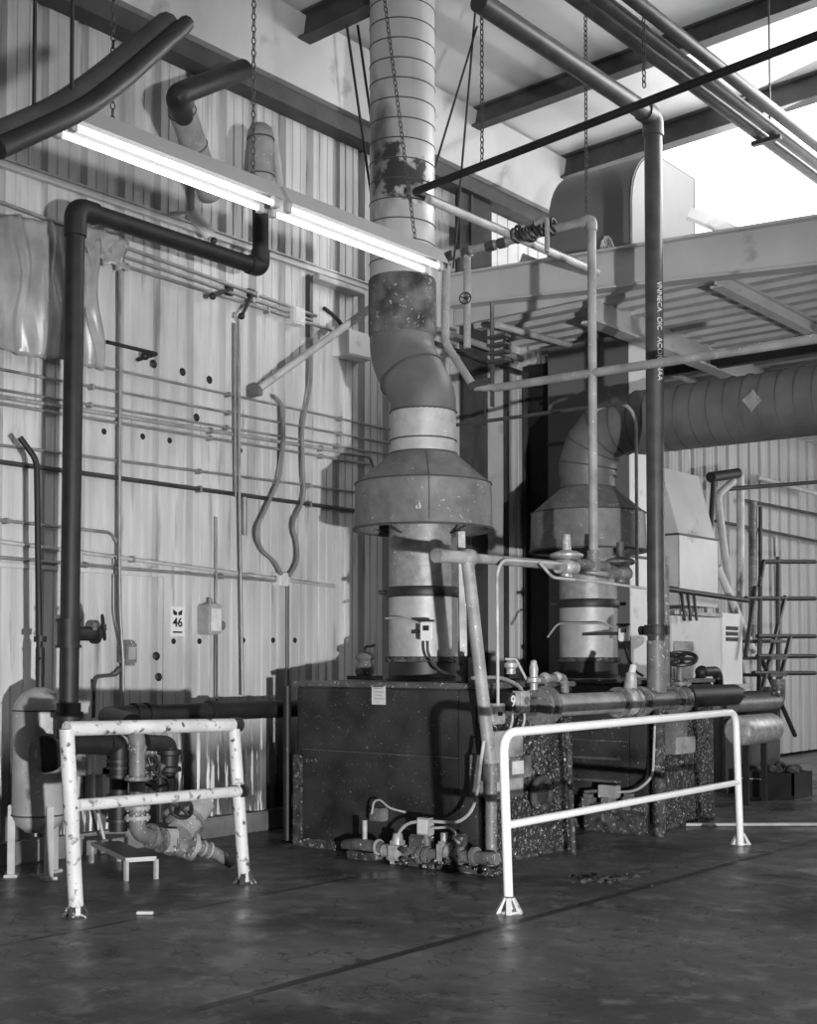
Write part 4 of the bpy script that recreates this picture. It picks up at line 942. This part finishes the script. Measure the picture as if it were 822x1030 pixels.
# dark stair frame far right
t = thing('stair_frame', 'black steel stair frame with braces at the far right', 'stair frame', (1.4, 3.2, 0))
m = MB(); X0, X1, Y0_, Y1_ = 1.1, 2.0, 2.4, 4.6
fx = lambda px, py: at(px, py, x=1.6)
for pts in ([(765, 580), (763, 730)], [(768, 565), (820, 565)], [(768, 565), (764, 590)], [(750, 602), (820, 602)], [(762, 640), (820, 640)], [(762, 660), (820, 660)], [(758, 677), (820, 677)], [(790, 600), (765, 700)], [(795, 640), (772, 740)], [(765, 660), (800, 740)], [(760, 590), (750, 660)], [(783, 560), (783, 730)]):
    m.tube([fx(*p) for p in pts], .03, 0, 8)
m.build('frame', 'blackp', t)
for k, py in enumerate((645, 662, 679)): q = fx(780, py); MB().box(q + V((-.2, 0, 0)), (.5, .5, .04)).build('tread', 'steel_dark', t)
MB().lim(1.3, 1.7, fx(765, 700).y, fx(790, 700).y, .0, .06).build('stair_base', 'steel_dark', t)
t = thing('pump_motor', 'dark pump and motor standing low behind the speckled drum', 'pump', (1.9, 1.4, 0))
MB().cyl((1.9, .9, 1.0), (1.9, 1.8, 1.0), .16, seg=18).build('motor', 'blackp', t); MB().lim(1.75, 2.05, .9, 1.8, 0, .85, .02).build('pump_base', 'steel_dark', t); MB().cyl((1.9, 1.75, .85), (1.9, 1.75, 1.2), .06, seg=12).build('outlet', 'greydark', t)

# ------------------------------------------------------------------ rear boiler header and fittings, x = 2.95
HX = 2.97; HZ = 1.165
def hy(px): return at(px, 706, x=HX).y
t = thing('boiler_header', 'thick grey header pipe with flanges along the right sides of the boilers', 'pipe', V((HX, hy(600), HZ)))
MB().tube([(HX, hy(552), HZ), (HX, hy(640), HZ)], .088, 0, 22).build('pipe_run', 'grey', t)
MB().tube([(HX, hy(640), HZ), (HX, hy(692), HZ)], .085, 0, 22).build('tee_section', 'greydark', t)
MB().tube([(HX, hy(690), HZ + .02), (HX, hy(738), HZ + .02)], .10, 0, 22).sphere((HX, hy(738), HZ + .02), .10).build('capped_end', 'black', t)
MB().flange((HX, hy(548), HZ), (0, 1, 0), .15, .05, 8).build('pipe_flange', 'greydark', t); MB().flange((HX, hy(541), HZ), (0, 1, 0), .14, .04, 8).build('pipe_flange', 'greydark', t)
for px in (622, 633, 645, 678): MB().flange((HX, hy(px), HZ), (0, 1, 0), .125, .035, 8).build('pipe_flange', 'greydark', t)
MB().tube([(HX, hy(540), HZ), (HX - .1, hy(535), HZ), (2.75, hy(530), HZ - .02)], .07, .05, 18).build('boiler_nozzle', 'casing_top', t)
c = V((HX, hy(634), HZ)); 
t = thing('header_valve', 'pale spattered valve on the header just left of the tall riser', 'valve', c)
MB().sphere(c, .13, (1, 1, .95)).build('valve_body', 'brass', t); MB().cyl(c + V((0, 0, .08)), c + V((0, .02, .24)), .06, .045, 12).build('bonnet', 'brass', t); MB().cyl(c + V((0, .02, .22)), c + V((.0, .06, .30)), .03, seg=10).build('stem', 'white', t)
c = V((HX, hy(684), HZ))
t = thing('gate_valve', 'dark gate valve on the header right of the tall riser', 'valve', c)
MB().sphere(c, .13, (1, 1, 1)).flange(c + V((0, 0, .14)), (0, 0, 1), .10, .03, 6).build('valve_body', 'greydark', t); MB().cyl(c + V((0, 0, .12)), c + V((0, .02, .38)), .03, seg=10).build('stem', 'greydark', t); MB().handwheel(c + V((0, .02, .36)), (.2, -.4, 1), .14).build('handwheel', 'wheel', t)
t = thing('dark_bypass_pipe', 'dark bypass pipe with an elbow in front of the white cabinet', 'pipe', (2.6, -1.0, 1.3))
MB().tube([at(702, 692, x=2.6), at(706, 676, x=2.6), at(722, 675, x=2.6), at(723, 695, x=2.6)], .05, .08, 14).build('pipe_run', 'black', t); MB().sphere(at(706, 676, x=2.6), .065).build('elbow', 'black', t)
t = thing('small_cross_pipe', 'small scaly pipe fitting with a union, above the grey header left end', 'pipe', at(540, 690, x=2.9))
MB().tube([at(541, 684, x=2.92), at(566, 681, x=2.92), at(568, 688, x=2.92), at(569, 720, x=2.92)], .033, .04, 12).build('pipe_run', 'greydark', t)
MB().sphere(at(548, 682, x=2.92), .045).build('union', 'brass', t); MB().sphere(at(560, 681, x=2.92), .042).build('union', 'brass', t)
t = thing('brass_valve', 'bright little valve with a cone cap above the header left end', 'valve', at(537, 696, x=2.95))
MB().lathe(at(537, 694, x=2.95), [(0, 0), (.03, 0), (.03, .05), (.055, .06), (.055, .09), (.03, .10), (.035, .16), (.02, .22), (0, .23)], 14).build('valve_body', 'brass', t)
t = thing('lever_cock', 'bright little cock valve left of the cone capped one', 'valve', at(514, 680, x=2.9))
MB().lathe(at(514, 678, x=2.9), [(0, 0), (.035, 0), (.035, .04), (.05, .05), (.05, .08), (.02, .10), (0, .10)], 12).build('valve_body', 'brass', t); MB().tube([at(509, 663, x=2.9), at(519, 663, x=2.9), at(531, 686, x=2.9)], .010, .02, 8).build('copper_line', 'greylight', t)
cable('relay_cable', [at(475, 682, x=2.9), at(505, 681, x=2.95), at(523, 690, x=2.97), at(529, 704, x=2.97)], .014, 'conduit', 'grey conduit curving over the relay boxes on the front boiler', fil=.12)
# control boxes on the front boiler's right side
def cbox(px0, py0, px1, py1, x, m, name, lab, extra=None):
    a = at(px0, py0, x=x); bq = at(px1, py1, x=x); t = thing(name, lab, 'box', V((x, (a.y + bq.y) / 2, bq.z)))
    MB().lim(2.80, x, a.y, bq.y, bq.z, a.z, .008).build('box_body', m, t)
    return t, a, bq
t, a, bq = cbox(499, 736, 527, 800, 2.93, 'box', 'control_box', 'tall grey control box on the right side of the front boiler')
MB().lim(2.928, 2.936, a.y + .03, bq.y - .03, bq.z + .04, a.z - .04, .003).build('cover', 'box', t)
t, a, bq = cbox(513, 762, 535, 781, 2.97, 'greydark', 'switch_box', 'small switch box with a pale plate behind the white railing post')
MB().lim(2.968, 2.976, a.y + .03, (a.y + bq.y) / 2 + .03, bq.z + .03, a.z - .03, .002).build('switch_plate', 'plate', t)
t, a, bq = cbox(497, 708, 509, 728, 2.95, 'brass', 'relay_box', 'small spattered relay box under the thin pale tube')
MB().lim(2.948, 2.956, a.y + .05, bq.y - .05, bq.z + .06, a.z - .06).build('relay_window', 'ink', t)
c = at(516, 706, x=2.97); t = thing('round_gauge', 'black round gauge with a white figure on the front boiler side', 'gauge', c - V((0, 0, .06)))
MB().cyl(c - V((.12, 0, 0)), c, .07, seg=20).build('gauge_body', 'ink', t); MB().text('9', .12, c + V((.003, 0, 0)), (0, 1, 0), (0, 0, 1)).build('figure', 'plate', t)
c = at(524, 706, x=2.98); t = thing('pressure_relay', 'spattered pale relay next to the black gauge', 'relay', c - V((0, 0, .07)))
MB().box(c, (.1, .11, .16), 0, .01).build('relay_body', 'brass', t); MB().cyl(c + V((.05, 0, .01)), c + V((.06, 0, .01)), .03, seg=14).build('dial', 'greydark', t)
for k, px in enumerate((494, 515, 527)): cable('relay_wire', [at(px, 712, x=2.96), at(px + 1, 724, x=2.98), at(px - 3, 737, x=2.94)], .009, 'greylight', 'pale wire dropping to the control box, ' + ('left', 'middle', 'right')[k] + ' of three', fil=.03, group='wires into the control box')
t, a, bq = cbox(483, 760, 496, 800, 2.90, 'greydark', 'conduit_body', 'narrow dull box behind the leaning pipe')
MB().tube([at(569, 722, x=2.98), at(572, 760, x=2.98), at(577, 864, x=2.98), at(549, 866, x=2.95)], .022, .04, 12).build('condensate_pipe', 'rust', None, 'thin spattered pipe down the back corner of the front boiler', 'pipe')
c = at(545, 798, x=2.87); t = thing('burner_port', 'round spattered port low on the right side of the front boiler', 'port', c)
MB().torus(c, (1, 0, 0), .11, .03, 24, 8).build('port_ring', 'rust', t); MB().cyl(c - V((.06, 0, 0)), c + V((.01, 0, 0)), .09, seg=20).build('port_cover', 'casing', t)

# ------------------------------------------------------------------ gas train at the foot of the front boiler
GY = B1Y - .22
def gp(px, py, dy=0): return at(px, py, y=GY + dy)
t = thing('gas_train', 'spattered gas burner train of pipe and valves on the floor before the front boiler', 'burner', V((2.2, GY, 0)))
MB().tube([gp(408, 858), gp(470, 862), gp(500, 864)], .045, 0, 16).build('pipe_run', 'greydark', t)
c = gp(400, 857); MB().box(c, (.15, .13, .17), .2, .03).cyl(c + V((0, 0, .06)), c + V((0, 0, .14)), .05, .035, 12).cyl(c - V((.13, 0, 0)), c, .05, seg=14).build('control_valve', 'brass', t)
c = gp(447, 857); MB().box(c, (.09, .12, .16), 0, .02).flange(c + V((.06, 0, 0)), (1, 0, 0), .075, .03, 6).cyl(c, c + V((0, 0, .14)), .03, seg=10).build('shutoff_valve', 'brass', t)
for px in (424, 430, 462, 478): MB().flange(gp(px, 861), (1, 0, 0), .065, .03, 6).build('union', 'greydark', t)
MB().box(gp(424, 848, .05), (.17, .12, .13), 0, .015).build('actuator', 'casing_top', t)
MB().box(gp(461, 848, .05), (.12, .1, .14), 0, .015).build('actuator', 'rust', t)
s = MB(); rr = random.Random(11)
for k in range(70): 
    p = gp(rr.uniform(400, 500), 880); s.sphere(V((p.x, GY + rr.uniform(-.1, .14), .015 + abs(rr.gauss(0, .05)))), rr.uniform(.012, .04), (1, 1, .7), 6)
s.build('scale_deposit', 'casing_side', t)['kind'] = 'stuff'
MB().lim(gp(410, 870).x, gp(498, 870).x, GY - .02, GY + .1, 0, .05, .01).build('train_support', 'rust', t)
c = gp(428, 831); t = thing('junction_box', 'small pale junction box above the gas train', 'junction box', c - V((0, 0, .06)))
MB().box(c, (.115, .07, .125), 0, .006).build('box_body', 'box', t); MB().box(c - V((0, .037, 0)), (.09, .006, .10)).build('cover', 'plate', t); MB().cyl(c + V((0, 0, -.05)), c + V((0, .02, -.14)), .022, seg=10).build('mounting_nipple', 'greydark', t)
def g_(pts, dy=-.02): return [gp(p[0], p[1], dy) for p in pts]
cable('flex_conduit', g_([(422, 826), (410, 828), (402, 836), (400, 844)]), .012, 'greylight', 'pale flexible conduit from the junction box down to the control valve', 'flexible conduit', .05)
cable('flex_conduit', g_([(434, 826), (460, 828), (474, 818), (480, 800), (484, 765), (487, 745)]), .012, 'greylight', 'pale flexible conduit rising from the junction box up the boiler corner', 'flexible conduit', .1)
cable('flex_conduit', g_([(434, 833), (452, 832), (459, 838), (455, 843), (462, 848)]), .010, 'greylight', 'short curled pale conduit right of the junction box', 'flexible conduit', .04)
t = thing('pilot_burner', 'small pilot burner with an upright stub at the foot of the front boiler', 'burner', V((gp(367, 858).x, GY, 0)))
MB().tube([gp(348, 850, .1), gp(360, 849, .0), gp(383, 852, -.02)], .045, .03, 16).build('burner_tube', 'greydark', t); MB().torus(gp(381, 852, -.02), (1, -.1, 0), .05, .012, 20, 6).build('tube_flange', 'brass', t); MB().cyl(gp(367, 848), gp(367, 825), .02, seg=10).build('stub_pipe', 'greylight', t)
MB().lim(gp(352, 858).x, gp(378, 858).x, GY - .05, GY + .1, 0, .06, .01).build('support', 'rust', t)
c = gp(381, 819, .17); t = thing('ignition_transformer', 'small grey box with a looped wire low on the front boiler', 'box', c - V((0, 0, .06)))
MB().box(c, (.13, .09, .10), 0, .01).build('box_body', 'greydark', t); cable_pts = [gp(374, 818, .1), gp(376, 806, .1), gp(382, 804, .1), gp(392, 813, .1), gp(408, 817, .15)]; MB().tube(cable_pts, .008, .04, 8).build('wire', 'greylight', t)
# gas train of the rear boiler, just in view under the middle rail
t = thing('gas_train', 'dim gas train at the foot of the rear boiler behind the middle rail', 'burner', V((2.0, B2Y - .15, 0)))
r2p = lambda px, py: at(px, py, y=B2Y - .16)
MB().tube([r2p(585, 812), r2p(650, 814)], .05, 0, 14).build('pipe_run', 'rust', t)
for px in (592, 612, 633): MB().box(r2p(px, 808), (.13, .12, .17), 0, .03).build('valve_body', 'greydark', t)
MB().lim(r2p(588, 830).x, r2p(645, 830).x, B2Y - .2, B2Y - .05, 0, .18, .02).build('train_support', 'rust', t)
c = r2p(613, 796); t = thing('junction_box', 'spattered junction box low on the rear boiler', 'junction box', c - V((0, 0, .07))); MB().box(c, (.19, .08, .11), 0, .006).build('box_body', 'box', t); MB().tube([c - V((.09, 0, 0)), c - V((.25, 0, .02))], .015, 0, 8).build('nipple', 'greydark', t)
cable('flex_conduit', [c + V((.09, 0, 0)), r2p(640, 796), r2p(657, 782), r2p(659, 730)], .012, 'greylight', 'pale conduit rising from the rear boiler junction box', 'flexible conduit', .1)
q = at(668, 845, x=2.98); q.z = 0
MB().cyl(V((2.98, hy(662), 0)), V((2.98, hy(662), HZ)), .05, seg=14).build('drop_pipe', 'rust', None, 'spattered drop leg pipe under the tall riser', 'pipe')
t, a, bq = cbox(671, 726, 692, 757, 2.93, 'greydark', 'starter_box', 'grey spattered starter box on the rear boiler side')
t, a, bq = cbox(682, 742, 700, 757, 2.95, 'grey', 'starter_box', 'smaller pale starter box at lower right of the spattered one')

# ------------------------------------------------------------------ far right floor things
dz = .78
t = thing('speckled_drum', 'horizontal pale speckled drum right of the white railing', 'drum', (2.5, .0, dz - .17))
d0, d1 = V((2.5, at(741, 736, x=2.5).y, dz)), V((2.5, at(777, 734, x=2.5).y, dz))
MB().lathe(d0, [(0, 0), (.09, .0), (.145, .02), (.16, .06), (.16, (d1 - d0).length - .06), (.145, (d1 - d0).length - .02), (.09, (d1 - d0).length), (0, (d1 - d0).length)], 28, (0, 1, 0)).build('drum_shell', 'brass', t)
for f in (.25, .75): q = d0 + (d1 - d0) * f; MB().lim(q.x - .03, q.x + .03, q.y - .02, q.y + .02, 0, dz - .14, .005).build('saddle_leg', 'blackp', t)
MB().tube([(2.35, at(738, 712, x=2.35).y, 1.04), (2.35, at(783, 712, x=2.35).y, 1.04), (2.35, at(783, 690, x=2.35).y, 1.3)], .08, .1, 18).build('speckled_pipe', 'greydark', None, 'speckled elbow pipe just above the pale drum', 'pipe')
MB().tube([at(690, 829.5, z=.02), at(860, 829, z=.02)], .016, 0, 10).build('floor_pipe', 'greylight', None, 'thin pale pipe lying across the floor behind the railing foot', 'pipe')
c = at(772, 800, z=0); t = thing('bucket_crate', 'low dark crate of rubble on the floor at the far right', 'crate', c)
MB().lim(c.x - .28, c.x + .42, c.y - .25, c.y + .25, 0.0, .04).lim(c.x - .28, c.x + .42, c.y - .25, c.y - .22, .04, .28).lim(c.x - .28, c.x + .42, c.y + .22, c.y + .25, .04, .28).lim(c.x - .28, c.x - .25, c.y - .25, c.y + .25, .04, .28).lim(c.x + .39, c.x + .42, c.y - .25, c.y + .25, .04, .28).build('crate_body', 'blackp', t)
m = MB(); rr = random.Random(2)
for k in range(40): m.sphere((c.x + rr.uniform(-.22, .36), c.y + rr.uniform(-.19, .19), .24 + rr.uniform(0, .09)), rr.uniform(.03, .07), (1, 1, .7), 7)
m.build('rubble', 'rubble', t)['kind'] = 'stuff'
MB().tube([(c.x - .2, c.y - .27, .08), (c.x - .2, c.y - .27, .2), (c.x + .1, c.y - .27, .2)], .008, .01, 6).build('label_frame', 'greylight', t)
m = MB(); rr = random.Random(9); c = at(606, 885, z=0)
for k in range(60):
    p = V((c.x + rr.gauss(0, .11), c.y + rr.gauss(0, .11), .008)); m.sphere(p, rr.uniform(.008, .03), (1.2, 1, .6), 6)
m.build('debris_patch', 'rubble', None, 'patch of dark debris on the floor inside the white railing', 'debris', kind='stuff')
MB().box(at(146, 918, z=.012), (.10, .035, .018), .7, .004).build('floor_scrap', 'paperscrap', None, 'small pale scrap on the floor right of the left railing post', 'scrap')
